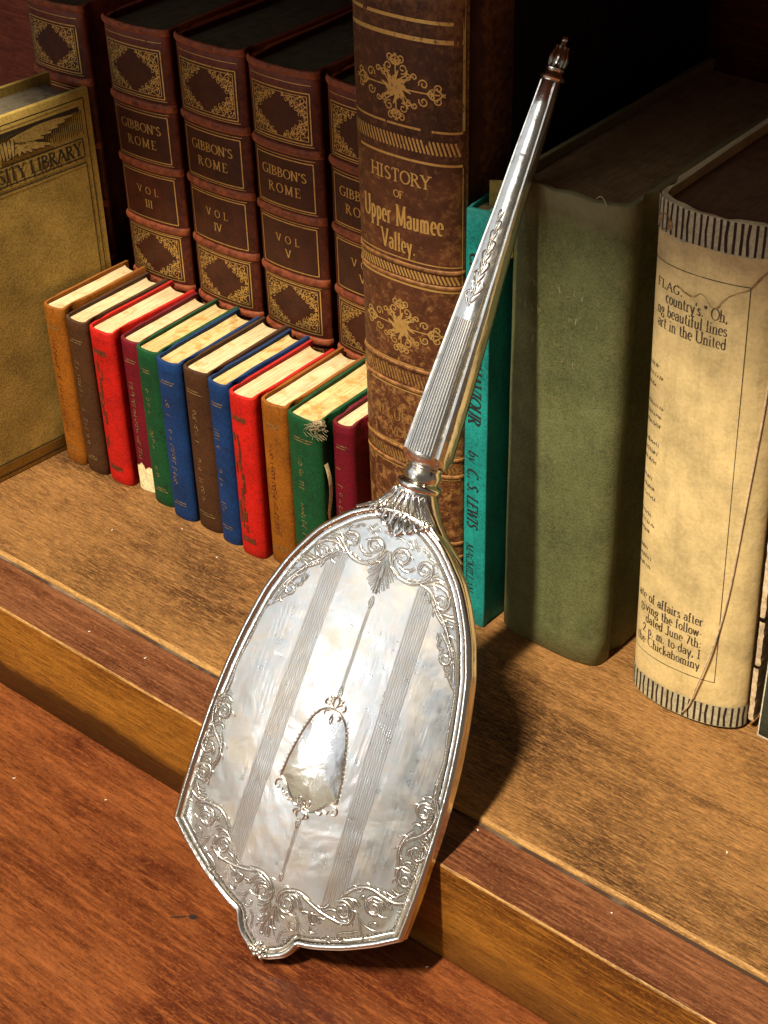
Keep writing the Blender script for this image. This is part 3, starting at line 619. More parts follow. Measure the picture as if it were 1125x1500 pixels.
for i, (xl, yf, h, c_, lab) in enumerate(rows):
    xr = rows[i + 1][0] if i < 11 else -5.72
    w = xr - xl - .10; rd = random.Random(100 + i)
    bulge = .34
    b = Book('miniature_book', ((xl + xr) / 2, yf + bulge, 0), w, h, 5.0 if i != 3 else 4.7, bulge, 2.3, t=.15, seed=i + 1, wob=.018, rot=(0, 0, math.radians(rd.uniform(-.8, .8))))
    tag(b.root, lab, 'book', 'row of miniature books')
    b.cover('mini_' + c_, head=.05, groove=.09)
    b.pages('mini_pages' if i in (4, 5, 7, 10) else 'mini_pages_pale', sq=.17, back=.22, uneven=.03)
    e = b.len / 2 - .42
    for z in ((h - 1.0, h - 1.13, .82, .95) if c_ != 'red' else ()):
        mb = MB(); b.line(mb, z, -e * rd.uniform(.5, 1), e * rd.uniform(.6, 1), .045); mb.build('gilt_line', 'mini_gilt', b.root, fix=False)
    mb = MB()
    if c_ == 'red':
        for z in (h - 1.15, .85): b.patch(mb, -e, e * .72, z - .13, z + .13, .012); mb.build('worn_label', 'mini_dark', b.root, fix=False); mb = MB()
        for q in range(26 if i == 8 else 14):
            zc = rd.uniform(1.3, 6.6); ss = rd.uniform(-e, -e * .15); hh = rd.uniform(.1, .5)
            b.patch(mb, ss - rd.uniform(.02, .09), ss + rd.uniform(.02, .10), zc - hh, zc + hh * rd.uniform(.3, 1), .012 + .0006 * q)
        mb.build('worn_title_strip', 'mini_dark', b.root, fix=False)
    else:
        scribble(mb, b.spine, -.12 if i != 3 else -.1, 1.7, h - 2.0, .30, rd, .036, keep=.8 if i in (0, 3, 9, 5) else .5)
        if mb.v: mb.build('worn_title', 'mini_gilt' if c_ != 'tan' else 'mini_dark', b.root, fix=False)
    if i == 3:                                  # torn patch that bares the pale lining
        mb = MB(); n = 22; rowsz = []
        for q in range(n + 1):
            s_ = -.42 + (b.len / 2 + .36) * q / n
            top = 1.35 + .45 * noise.noise(Vector((q * .22, 2.2, 0))) + .12 * noise.noise(Vector((q * .8, 5.2, 0))) + (.45 if q > 15 else 0) * (q - 15) / 7
            rowsz.append([b.spine(s_, z, .035 + .02 * noise.noise(Vector((q * .8, z * 3, 1)))) for z in (.03, top * .33, top * .66, top)])
        mb.grid(rowsz); o = mb.build('torn_patch', 'torn_paper', b.root, fix=True); o['label'] = 'torn whitish patch at the foot of the spine'
    if i == 10:                                 # frayed cloth and a loose strip along the joint
        mb = MB()
        for q in range(42):
            s0 = b.len / 2 - rd.uniform(-.05, .6); z0 = h - rd.uniform(.0, .25)
            x, y, _ = b.spine(s0, z0, .02); pts = []
            dx, dy, dz = rd.uniform(-.22, .35), rd.uniform(-.18, .12), rd.uniform(-.6, .12)
            for k_ in range(6):
                t = k_ / 5; pts.append((x + dx * t + .12 * math.sin(t * 5 + q), y + dy * t + .10 * math.cos(t * 4 + q), z0 + dz * t + .1 * math.sin(t * 3 + q)))
            mb.tube(pts, .008, 4)
        for q in range(9):                     # the knot of lint
            cx, cy, cz = b.spine(b.len / 2 - .05 - rd.uniform(0, .3), h - .08, .02)
            mb.tube([(cx + .14 * math.cos(a + q) * rd.uniform(.5, 1), cy + .09 * math.sin(a * 2 + q), cz + .09 * math.sin(a + q)) for a in [j * .6 for j in range(12)]], .018, 4)
        mb.build('frayed_threads', 'thread', b.root, fix=True)
        mb = MB(); pts = [(w / 2 + .02 + .13 * math.sin(t * 5.2) * (1 - t * .4), .08 + .12 * math.sin(t * 3), 6.2 - 3.6 * t) for t in [j / 14 for j in range(15)]]
        mb.grid([[(x, y - .10, z), (x + .02, y - .04, z), (x, y + .12, z)] for x, y, z in pts]); mb.build('loose_strip', 'torn_paper', b.root, fix=True)

# --- the leather set behind them
M['gib_leather'] = leather('red_brown_leather', (.058, .010, .005), (.23, .045, .015), amount=.555, rough=.5)
M['gib_band'] = leather('band_leather', (.095, .018, .009), (.40, .105, .038), amount=.485, rough=.5)
M['gib_label'] = leather('dark_label_leather', (.052, .013, .006), (.11, .03, .012), amount=.60, rough=.42)
M['gib_gilt'] = gilt('gilt_tooling', (.66, .44, .14), (.12, .045, .014), .60)
M['dusty_top'] = pages('dusty_dark_top_edge', (.11, .10, .055), (.06, .055, .03), .5, lines=14, streak=.6)
M['gib_letters'] = gilt('gilt_letters', (.66, .44, .14), (.12, .045, .014), .68)
def corner_scrolls(mb, f, cx, cz, sx, sz, size, rd):
    """filled corner ornament: scrolls and leaves crowding into the corner"""
    def g(a, b): return (cx - sx * a, cz - sz * b)
    spots = [(.20, .20, .19), (.56, .17, .15), (.17, .52, .14), (.88, .12, .11), (.12, .80, .11), (.44, .44, .12), (1.14, .07, .07), (.07, 1.02, .07), (.72, .34, .08), (.34, .70, .08)]
    for a, b, r in spots:
        a *= size; b *= size * .82; r *= size
        pts = [(a + px, b + py) for px, py in [(p[0], p[1]) for p in spiral(0, 0, r, rd.uniform(0, 360), 1.25, rd.choice((1, -1)), n=12, shrink=.2)]]
        ribbon(mb, [g(*p) for p in pts], .040, f, .014)
        ang = rd.uniform(0, 6.28)
        for q in range(3):
            a2 = ang + q * 2.1
            ribbon(mb, [g(a + r * .9 * math.cos(a2), b + r * .9 * math.sin(a2)), g(a + r * 1.45 * math.cos(a2 + .25), b + r * 1.45 * math.sin(a2 + .25))], lambda t, nn: .075 * (1 - t) + .02, f, .016)
    for a, b in ((.30, .92), (.50, .66), (.70, .48), (.98, .26)):          # curling inner edge
        ribbon(mb, [g(*p) for p in spiral(a * size, b * size * .82, .10 * size, rd.uniform(0, 360), .9, rd.choice((1, -1)), n=9, shrink=.5)], .035, f, .015)
vols = [(-28.75, -24.95, None, 'dark leather volume at the far left, mostly hidden by the ochre book'), (-23.55, -19.62, 'III', 'red brown leather volume marked VOL III with gilt spine panels'),
        (-19.32, -15.32, 'IV', 'red brown leather volume marked VOL IV with gilt spine panels'), (-15.0, -11.2, 'V', 'red brown leather volume marked VOL V with gilt spine panels'),
        (-10.88, -7.0, 'VI', 'leather volume marked VOL VI, half hidden by the tall leather book')]
for i, (xl, xr, num, lab) in enumerate(vols):
    rd = random.Random(300 + i); h = 20.05; w = xr - xl - .05
    b = Book('leather_volume', ((xl + xr) / 2, 13.0, 0), w, h, 13.2, .48, 2.2, t=.26, seed=40 + i, wob=.022, rot=(math.radians((0, .25, -.1, .3, .1)[i]), 0, math.radians((0, .9, -.7, .5, -1.0)[i])))
    tag(b.root, lab, 'book', 'gilt leather set behind the miniature books')
    b.cover('gib_leather', head=.10, groove=.2); b.pages('dusty_top', sq=.3)
    e = 1.56 * w / 3.8
    panels = [(17.02, 19.18, 'o'), (14.02, 16.17, 't'), (11.07, 13.25, 'v'), (8.22, 10.42, 'o'), (5.30, 7.50, 'o'), (1.5, 4.6, 'o')]
    for z in (16.60, 13.64, 10.75, 7.86, 4.95): b.band(z, .12, 'gib_band', rz=.19)
    b.band(19.95, .10, 'gib_band', name='head_cap', rz=.16)
    for z0, z1, kind in panels:
        mb = MB(); b.patch(mb, -e - .03, e + .03, z0 - .02, z1 + .02, .012); mb.build('spine_panel', 'gib_label', b.root, fix=False)
        mb = MB()
        for z in (z0, z1): b.line(mb, z, -e, e, .05, .02)
        for s_ in (-e, e): b.vline(mb, s_, z0, z1, .05, .02)
        if kind == 'o':
            f = lambda a, c, off: b.spine(a, c, off + .012)
            for z in (z0 + .13, z1 - .13): b.line(mb, z, -e + .13, e - .13, .03, .02)
            for s_ in (-e + .13, e - .13): b.vline(mb, s_, z0 + .13, z1 - .13, .03, .02)
            for sx in (-1, 1):
                for sz in (-1, 1):
                    corner_scrolls(mb, f, sx * (e - .17), (z1 - .17) if sz > 0 else (z0 + .17), sx, sz, .98, rd)
        mb.build('gilt_frame', 'gib_gilt', b.root, fix=False)
    for z in (19.52, 16.92, 16.30, 13.92, 13.36, 10.5):
        mb = MB(); b.line(mb, z, -e - .1, e + .1, .03, .02); mb.build('gilt_line', 'gib_gilt', b.root, fix=False)
    if num:
        f = lambda a, c, off: b.spine(a, c, off + .014)
        mb = MB(); lettering(mb, "GIBBON'S", 0, 15.30, .40, f, .15, .06, .12, align=.5, xs=1.02)
        lettering(mb, 'ROME', 0, 14.58, .40, f, .15, .06, .36, align=.5); mb.build('title', 'gib_letters', b.root, fix=False)
        mb = MB(); lettering(mb, 'VOL', 0, 12.28, .34, f, .14, .06, .75, align=.5)
        lettering(mb, num, 0, 11.62, .36, f, .16, .07, .1, align=.5); mb.build('volume_number', 'gib_letters', b.root, fix=False)

# --- the tall leather book
M['tall_leather'] = leather('scuffed_brown_leather', (.072, .023, .009), (.42, .195, .055), amount=.615, rough=.5, z_wear=(10.0, 18.5, .125))
M['tall_cloth'] = cloth('black_board_cloth', (.012, .009, .008), weave=8, rough=.8)
M['tall_gilt'] = gilt('dull_gilt', (.70, .48, .15), (.13, .05, .015), .60)
M['tall_gilt_worn'] = gilt('worn_gilt', (.52, .33, .09), (.15, .06, .02), .47)
b = Book('tall_leather_book', (-3.45, 9.0, 0), 4.68, 27.2, 16.5, .92, 2.2, t=.3, seed=77, wob=.03, taper=.035)
tag(b.root, 'tall brown half leather history book with gilt spine ornaments behind mirror handle', 'book')
b.cover(['tall_leather', 'tall_cloth'], leather_to=2.55, head=.1, groove=.22); b.pages('dusty_top', sq=.4)
e = b.len / 2
for z in (16.05, 15.42, 11.72, 10.80, 7.95, 7.15, 3.9, 3.2): b.band(z, .05, 'tall_leather', rz=.09, name='spine_ridge')
def tall_ornament(mb, cz, hw, hh):
    f = b.spine
    def leafs(cx, cy, ang, ln):
        ribbon(mb, smooth_line([(cx, cy), (cx + ln * .5 * math.cos(ang + .25), cy + ln * .5 * math.sin(ang + .25)), (cx + ln * math.cos(ang), cy + ln * math.sin(ang))], .06), lambda t, nn: .03 + .1 * math.sin(3.1 * t), f, .014)
    for q in range(8): leafs(0, cz, q * math.pi / 4 + .2, .42)
    for q in range(8): leafs(0, cz, q * math.pi / 4 - .19, .62)
    for sx, sz, L in ((1, 0, hw), (-1, 0, hw), (0, 1, hh), (0, -1, hh)):
        def g(a, c): return (sx * a - sz * c, cz + sz * a + sx * c)
        ribbon(mb, straight([g(.2, 0), g(L * .95, 0)], .1), lambda t, nn: .05, f, .014)
        for sg in (-1, 1):
            for a, c, r in ((.62, .30, .19), (.92, .22, .15), (.42, .5, .13), (.80, .09, .1)):
                a_ = a * L; c_ = c * sg
                ribbon(mb, [g(a_ + p[0] * r / .2, c_ + p[1] * r / .2) for p in spiral(0, 0, .2, 200 if sg > 0 else 160, 1.2, -sg, n=12, shrink=.25)], .05, f, .015)
            ribbon(mb, smooth_line([g(.25, .08 * sg), g(.5, .42 * sg), g(.68, .5 * sg)], .08), .045, f, .014)
            ribbon(mb, smooth_line([g(.7 * L, .02 * sg), g(.85 * L, .2 * sg), g(.99 * L, .05 * sg)], .08), .06, f, .014)
            ribbon(mb, [g(.97 * L, .0), g(1.06 * L, .05 * sg)], .05, f, .014)
    ribbon(mb, spiral(0, cz, .1, 0, 1, 1, n=10, shrink=.9), .05, f, .016)
mb = MB(); tall_ornament(mb, 22.68, 1.78, 1.12); mb.build('upper_ornament', 'tall_gilt', b.root, fix=False)
mb = MB(); tall_ornament(mb, 13.42, 1.70, 1.08); mb.build('middle_ornament', 'tall_gilt', b.root, fix=False)
for z, w_ in ((25.12, .12), (24.50, .15), (21.36, .08), (20.17, .09), (16.28, .05), (15.28, .09), (11.86, .06), (10.66, .06), (8.1, .05), (7.02, .06)):
    mb = MB(); b.line(mb, z, -e + .25, e - .25, w_); mb.build('gilt_line', 'tall_gilt', b.root, fix=False)
for s_, z0, z1, w_ in ((e - .22, 21.42, 26.8, .10), (e - .24, 15.4, 20.1, .03)):
    mb = MB(); b.vline(mb, s_, z0, z1, w_); mb.build('gilt_line', 'tall_gilt', b.root, fix=False)
mb = MB(); b.vline(mb, e - .06, .5, 27.0, .11); mb.build('worn_joint_edge', 'tall_gilt_worn', b.root, fix=False)
for zc, hh in ((20.76, .24), (15.74, .17), (11.26, .26), (7.54, .2)):
    mb = MB(); s_ = -e + .35
    while s_ < e - .35:
        ribbon(mb, [(s_ - .07, zc + hh), (s_ + .09, zc - hh)], .075, b.spine, .014); s_ += .155
    mb.build('rope_border', 'tall_gilt' if zc > 12 else 'tall_gilt_worn', b.root, fix=False)
mb = MB(); lettering(mb, 'HISTORY', .05, 19.22, .47, b.spine, .15, .09, .12, align=.5, xs=.98)
lettering(mb, 'OF', .02, 18.62, .27, b.spine, .17, .1, .1, align=.5)
lettering(mb, 'Upper Maumee', .04, 17.52, .80, b.spine, .115, .05, .12, align=.5, xs=.52, serif=.13)
lettering(mb, 'Valley.', -.05, 16.52, .72, b.spine, .115, .05, .12, align=.5, xs=.55, serif=.13)
mb.build('title', 'tall_gilt', b.root, fix=False)
mb = MB(); lettering(mb, 'ILLUST', -.35, 9.15, .42, b.spine, .16, .09, .12, align=.5); lettering(mb, 'VOL.', -.1, 8.42, .36, b.spine, .16, .09, .12, align=.5)
mb.build('worn_lettering', 'tall_gilt_worn', b.root, fix=False)

# --- the teal book and the paper slip in it
M['teal'] = cloth('teal_cloth', (.008, .225, .205), worn=(.004, .13, .12), weave=10, rough=.65, wear_amount=.60, bump=.6, edge=(.06, .36, .33), streak=(.02, .30, .28))
M['teal_pages'] = pages('teal_book_pages', (.34, .25, .13), (.16, .10, .04), .5, lines=20, streak=.5)
M['black_ink'] = ink('black_ink', (.008, .010, .010), (.02, .12, .11), .66)
b = Book('teal_book', (-.535, 8.93, 0), 1.06, 18.7, 12.5, .13, 5, t=.16, seed=60, wob=.012)
tag(b.root, 'slim teal cloth book with black italic lettering behind the mirror handle', 'book')
b.cover('teal', head=.06, groove=.05); b.pages('teal_pages', sq=.22, front=-.02)
def teal_face(a, c, off): return (-.02 + c, -.13 - off, 18.7 - a)     # text runs down the spine
mb = MB()
lettering(mb, 'CHRISTIAN', 1.72, -.29, .56, teal_face, .19, .07, .12, slant=.22, xs=.80)
lettering(mb, 'BEHAVIOUR', 5.50, -.29, .56, teal_face, .19, .07, .12, slant=.22, xs=.80); mb.build('title', 'black_ink', b.root, fix=False)
mb = MB(); lettering(mb, 'by', 10.12, -.26, .46, teal_face, .14, .06, .1, slant=.22); lettering(mb, 'C. S. LEWIS', 10.98, -.30, .50, teal_face, .18, .07, .11, slant=.22, xs=.80)
mb.build('byline', 'black_ink', b.root, fix=False)
mb = MB(); lettering(mb, 'MACMILLAN', 14.62, -.33, .33, teal_face, .14, .06, .11, slant=.22, xs=.95); mb.build('imprint', 'black_ink', b.root, fix=False)
M['slip'] = cloth('olive_paper', (.33, .27, .07), weave=6, rough=.85)
mb = MB(); mb.grid([[(-.66 + .9 * q / 6, 9.65 + .25 * q / 6 + .03 * math.sin(q), z + .12 * q / 6) for z in (16.5, 18.6, 19.45)] for q in range(7)])
mb.grid([[(-.66 + .9 * q / 6, 9.665 + .25 * q / 6 + .03 * math.sin(q), z + .12 * q / 6) for z in (19.45, 18.6, 16.5)] for q in range(7)])
tag(mb.build('paper_slip', 'slip', fix=False), 'olive paper slip sticking out of the teal book', 'bookmark')

# --- the faded green book
M['green'] = cloth('faded_green_cloth', (.112, .124, .050), worn=(.185, .178, .082), weave=13, rough=.8, wear_amount=.60, bump=.8, edge=(.24, .21, .10), edge_lo=.508, streak=(.13, .135, .062), topfade=(19.3, 20.2, (.21, .175, .08)))
M['green_pages'] = pages('brown_page_edges', (.30, .19, .09), (.17, .11, .05), .5, lines=22, streak=.7)
M['green_worn'] = cloth('worn_green_title', (.22, .21, .10), worn=(.15, .15, .06), weave=7, wear_amount=.5)
b = Book('green_book', (2.74, 10.30, 0), 4.86, 20.05, 12.9, 1.02, 3.6, t=.26, seed=61, wob=.035)
tag(b.root, 'thick faded green cloth book right of the mirror handle', 'book')
b.cover('green', head=.07, groove=.26); b.pages('green_pages', sq=.34, uneven=.05)
mb = MB(); rd = random.Random(9)
for zc, n_ in ((16.35, 10), (15.35, 13), (14.1, 9), (13.55, 11)):
    for q in range(n_):
        s_ = (q - n_ / 2) * .27 + rd.uniform(-.06, .06)
        if rd.random() < .75: ribbon(mb, [(s_, zc - rd.uniform(.08, .2)), (s_ + rd.uniform(-.06, .08), zc + rd.uniform(.05, .2))], rd.uniform(.025, .055), b.spine, .006)
        if rd.random() < .5: ribbon(mb, [(s_ - .06, zc + rd.uniform(-.18, .18)), (s_ + .1, zc + rd.uniform(-.16, .16))], .03, b.spine, .007)
mb.build('worn_title', 'green_worn', b.root, fix=False)
mb = MB(); x0, y0, z0 = b.spine(1.0, 20.0, 0); mb.tube([(x0 + .1 * q, y0 + .3 - .05 * q, 19.95 + .22 * math.sin(q * .5)) for q in range(7)], .02, 5); mb.build('loose_thread', 'thread', b.root)

# --- the book whose spine is lined with printed paper
M['cream'] = cloth('foxed_printed_paper', (.64, .49, .235), worn=(.40, .25, .08), weave=7, rough=.8, wear_amount=.68, bump=.35, edge=(.72, .60, .36), streak=(.70, .56, .30), grain=.35)
M['cream_pale'] = cloth('pale_hinge_paper', (.60, .46, .30), worn=(.25, .15, .08), weave=4, rough=.85)
M['stripe_pale'] = cloth('pale_head_cloth', (.42, .38, .25), weave=8, rough=.8)
M['stripe_dark'] = cloth('dark_stripe', (.035, .018, .014), weave=8, rough=.8)
M['newsprint'] = ink('newsprint_ink', (.045, .032, .020), (.42, .30, .13), .62)
M['cream_top'] = pages('dark_brown_top', (.20, .11, .055), (.12, .065, .03), .5, lines=18, streak=.6)
M['stain'] = ink('brown_stain', (.20, .115, .035), (.42, .30, .13), .5)
b = Book('printed_spine_book', (6.52, 10.18, 0), 4.88, 20.75, 11.5, 1.06, 2.1, rot=(0, math.radians(-1.75), 0), xo=2.44, t=.24, seed=62, wob=.02)
tag(b.root, 'thick cream book, spine lined with old printed newspaper and striped cloth ends', 'book')
b.cover('cream', head=.10, groove=.16); b.pages('cream_top', sq=.35, front=.55)
e = b.len / 2
for nm, z0, z1 in (('head_cloth', 19.58, 20.72), ('tail_cloth', .03, 1.02)):
    mb = MB(); n = 30
    mb.grid([[b.spine(-e + 2 * e * q / n, z + (.10 * noise.noise(Vector((q * .35, z0, 3))) if z == (z0 if z0 > 5 else z1) else 0), .03) for z in (z0, (z0 + z1) / 2, z1)] for q in range(n + 1)])
    o = mb.build(nm, 'stripe_pale', b.root, fix=False)
    s_ = -e + .1
    while s_ < e:
        mb = MB(); w_ = .085 + .03 * noise.noise(Vector((s_ * 3, z0, 0)))
        ribbon(mb, straight([(s_, z0 + .03), (s_ + .03 * math.sin(s_ * 9), (z0 + z1) / 2), (s_ + .02, z1 - .02)], .3), w_, b.spine, .038)
        mb.build('stripe', 'stripe_dark', o, fix=False); s_ += .235
mb = MB(); rd = random.Random(3)
mb.add([b.spine(-1.95 + .42 * math.cos(a) * (1 + .2 * noise.noise(Vector((a * 2, 0, 0)))), 19.95 + .3 * math.sin(a) * (1 + .25 * noise.noise(Vector((a * 2, 4, 0)))), .045) for a in [q * 6.283 / 18 for q in range(18)]], [tuple(range(18))])
mb.build('paper_scrap', 'stain', b.root, fix=False)
mb = MB(); f = b.spine
lettering(mb, 'FLAG.', -1.55, 17.62, .30, f, .16, .07, .22, align=.5)
for z, t_ in ((17.16, "country's.\" Oh,"), (16.66, 'ng beautiful lines'), (16.17, 'art in the United')): lettering(mb, t_, .78, z, .42, f, .12, .05, .06, align=1.0, xs=.78)
mb.build('upper_text', 'newsprint', b.root, fix=False)
mb = MB()
for z, t_ in ((4.62, 'ate of affairs after'), (4.10, 'giving the follow-'), (3.58, 'dated June 7th:'), (3.06, '2 p. m. to-day, I'), (2.54, 'the Chickahominy')): lettering(mb, t_, .80, z, .42, f, .12, .05, .06, align=1.0, xs=.78)
mb.build('lower_text', 'newsprint', b.root, fix=False)
mb = MB()
for q in range(24):                              # ends of verse lines, too small to read
    z = 14.6 - q * .385
    if q % 4 == 3: continue
    L_ = rd.uniform(.12, .55); s_ = -2.42
    while s_ < -2.42 + L_ + .35:
        ribbon(mb, [(s_, z - .07), (s_ + rd.uniform(-.02, .03), z + rd.uniform(.04, .11))], .03, f, .012)
        if rd.random() < .5: ribbon(mb, [(s_, z + rd.uniform(-.06, .06)), (s_ + .08, z + rd.uniform(-.06, .06))], .025, f, .013)
        s_ += rd.uniform(.08, .13)
mb.build('verse_line_ends', 'newsprint', b.root, fix=False)
mb = MB(); b.line(mb, 18.55, -e + .05, 1.42, .028); b.line(mb, 2.12, -e + .05, 1.42, .028); b.vline(mb, 1.42, 2.12, 18.55, .028); mb.build('ruled_border', 'newsprint', b.root, fix=False)
mb = MB(); pts = smooth_line([(-1.2, 17.95), (-.6, 17.75), (-.2, 17.95), (.25, 17.55), (.6, 17.95), (.95, 18.25), (1.35, 18.45), (1.7, 18.9), (2.1, 19.4)], .1)
pts = [(a, c + .05 * noise.noise(Vector((a * 6, 2, 0)))) for a, c in pts]; ribbon(mb, pts, lambda t, nn: .05 + .03 * math.sin(t * 17), f, .011); mb.build('stain_line', 'stain', b.root, fix=False)
mb = MB(); pts = smooth_line([(2.35, 17.4), (2.2, 14), (1.95, 10.5), (1.72, 7.2), (1.5, 5.2), (1.22, 3.6), (.75, 1.6), (.55, .75), (.3, .25)], .25)
mb.tube([f(a, c, .05 + (.10 if c < 5 else .0) * math.sin(min(1, (5 - c) / 5) * 3.1)) for a, c in pts], .035, 6); mb.build('hanging_thread', 'cream_pale', b.root)
for z0, z1, o_ in ((.35, 2.9, 0), (3.05, 5.1, .04), (5.3, 9.6, .02), (9.8, 16.0, .05)):
    mb = MB(); x0 = 4.99 + o_; nz = int((z1 - z0) / .12)
    mb.grid([[(x0 + .03 * noise.noise(Vector((z * 2.3, 1, o_))), -.10, z), (x0 + .10, -.13, z), (x0 + .20 + .05 * noise.noise(Vector((z * 3.9, 2, 0))), -.10, z), (x0 + .22, .35, z)] for z in [z0 + (z1 - z0) * q / nz for q in range(nz + 1)]])
    mb.build('torn_hinge', 'cream_pale', b.root, fix=True)

# --- the dark book at the right edge of the picture
M['dark_green'] = cloth('dark_green_paper', (.040, .046, .032), worn=(.12, .13, .09), weave=10, rough=.7, wear_amount=.63)
M['pale_edge'] = cloth('worn_pale_edge', (.60, .56, .44), weave=5, rough=.9)
b = Book('dark_green_book', (13.25, 10.05, 0), 2.6, 19.0, 12.0, .10, 5, t=.2, seed=63, wob=.02)
tag(b.root, 'dark green book cut by the right edge of the picture', 'book')
b.cover('dark_green', head=.05, groove=.05); b.pages('green_pages', sq=.3, front=-.02)
mb = MB(); b.line(mb, .07, None, None, .09, .014); b.vline(mb, -b.len / 2 + .12, .1, 18.8, .05, .014); mb.build('worn_edge', 'pale_edge', b.root, fix=False)

# --- the ochre library book at the left edge
M['ochre'] = cloth('ochre_cloth', (.40, .275, .070), worn=(.27, .165, .032), weave=10, rough=.75, wear_amount=.62)
M['ochre_light'] = cloth('ochre_cloth_light', (.47, .33, .10), weave=10, rough=.75)
M['ochre_ink'] = ink('brown_black_ink', (.028, .018, .008), (.22, .14, .03), .66)
M['grey_pages'] = pages('grey_page_edges', (.17, .14, .10), (.08, .06, .035), .5, lines=20, streak=.5)
ang = math.radians(-5.45); ca, sa = math.cos(ang), math.sin(ang)
ox, oy = -24.75, .35                        # front corner of the visible cover
b = Book('library_book', (ox - 1.52 * ca, oy - 1.52 * sa, 0), 3.0, 17.12, 11.22, .3, 3, rot=(0, 0, ang), t=.24, seed=64, wob=.015)
tag(b.root, 'ochre cloth library book with winged emblem, at the left edge', 'book')
b.cover('ochre', head=.05, groove=.14); b.pages('grey_pages', sq=.42, back=.35)
XF = 1.5 + .02
def face(a, c, off): return (XF + .018 + off, a, c)
R_ = 11.22
def rect(mb, a0, a1, c0, c1, off=.004): mb.add([face(a0, c0, off), face(a1, c0, off), face(a1, c1, off), face(a0, c1, off)], [(0, 1, 2, 3)])
mb = MB(); aR = R_ - .32
for c in (16.75, .27): ribbon(mb, straight([(1.0, c), (aR, c)], 1), .055, face, .006)
ribbon(mb, straight([(aR, .27), (aR, 16.75)], 1), .05, face, .006)
for c in (14.95, 14.08): ribbon(mb, straight([(1.6, c), (R_ - .62, c)], 1), .06, face, .006)
ribbon(mb, straight([(R_ - .62, 14.08), (R_ - .62, 14.95)], .3), .06, face, .006)
ribbon(mb, straight([(1.6, 13.80), (R_ - .58, 13.80)], 1), .06, face, .006); ribbon(mb, straight([(R_ - .58, .88), (R_ - .58, 13.80)], 1), .05, face, .006)
ribbon(mb, straight([(1.6, .88), (R_ - .58, .88)], 1), .05, face, .006)
mb.build('ruled_frame', 'ochre_ink', b.root, fix=False)
mb = MB(); rect(mb, 1.6, R_ - .62, 16.22, 16.42)
for q in range(46):                          # hatched ground of the emblem
    a0 = 5.9 + q * .106; ribbon(mb, [(a0, 15.14 + (.15 if q < 30 else .05) * (q % 3)), (a0 + .03, 16.25)], .04, face, .005)
mb.build('emblem_ground', 'ochre_ink', b.root, fix=False)
wing_d, wing_l = MB(), MB()
def feather(root, tip, wid, lev):
    mid = ((root[0] + tip[0]) / 2, (root[1] + tip[1]) / 2 + .10); pts = smooth_line([root, mid, tip], .12)
    ribbon(wing_d, pts, lambda t, nn: wid * (.5 + .9 * math.sin(math.pi * min(1, t * .75 + .18))) + .06, face, .009 + lev)
    ribbon(wing_l, pts, lambda t, nn: max(.01, wid * (.5 + .9 * math.sin(math.pi * min(1, t * .75 + .18))) - .03), face, .0105 + lev)
for q in range(7): feather((6.9 + .12 * q, 16.00 - .06 * q), (10.2 - .40 * q, 16.14 - .13 * q), .17, .0005 * q)
for q in range(8): feather((6.55 + .16 * q, 15.72 - .02 * q), (8.9 - .33 * q, 15.24 - .03 * (q % 2)), .16, .004 + .0004 * q)
for q in range(5): feather((6.2 + .2 * q, 16.0), (6.3 + .16 * q, 15.25), .13, .008 + .0004 * q)
wing_d.build('wing_outline', 'ochre_ink', b.root, fix=False); wing_l.build('wing', 'ochre_light', b.root, fix=False)
mb = MB(); lettering(mb, 'UNIVERSITY LIBRARY', R_ - .74, 14.22, .60, face, .17, .07, .10, align=1.0, xs=.86, off=.007); mb.build('lettering', 'ochre_ink', b.root, fix=False)

# ------------------------------------------------------------------ the silver hand mirror
# local frame: x across, y along the axis from the tip to the handle, z out of the silver back
MT = Vector((1.1026, -6.715, -5.16)); MU = Vector((0.99219, 0.10542, -0.06663)); MV = Vector((0.00316, 0.51288, 0.85845)); MN = Vector((0.12467, -0.85196, 0.50855))
mirror = empty('hand_mirror')
mirror.matrix_world = Matrix([[MU[i], MV[i], MN[i], (MT[i]) * S] for i in range(3)] + [[0, 0, 0, 1]])
mirror.location += Vector((0, 0, .30)) * S
tag(mirror, 'engraved silver hand mirror leaning face down against the books', 'hand mirror')

PROF = [(0.0, 0.02), (.16, .03), (.42, .12), (.66, .26), (1.03, .52), (1.28, .86), (1.38, 1.10), (1.44, 1.19), (1.82, 1.30), (2.30, 1.50), (3.16, 1.93), (4.16, 2.57), (4.68, 2.97), (5.07, 3.28), (5.11, 3.36), (5.12, 3.5),
        (5.155, 4.5), (5.16, 5.6), (5.15, 6.5), (5.13, 7.4), (5.08, 8.4), (5.0, 9.45), (4.87, 10.5), (4.69, 11.6), (4.42, 12.85), (4.21, 13.5), (3.86, 14.4), (3.38, 15.3), (2.95, 15.95), (2.48, 16.45), (1.92, 16.96), (1.3, 17.33), (.75, 17.55), (0.0, 17.66)]
def dome(a, c): return .36 * max(0.0, 1 - (a / 5.15) ** 2 - ((c - 8.6) / 9.2) ** 2)
SHARP = {7, 14}
def half_outline(step=.12):
    out = []
    cuts = [0, 7, 14, len(PROF) - 1]
    for a, c in zip(cuts, cuts[1:]): out += smooth_line(PROF[a:c + 1], step)[:-1]
    return out + [PROF[-1]]
half = half_outline()
outline = half + [(-x, y) for x, y in reversed(half[1:-1])]
on = normals2(outline, closed=True)          # points left of travel: inwards for this winding
def inset(d):
    return [(p[0] + nn[0] * d, p[1] + nn[1] * d) for p, nn in zip(outline, on)]
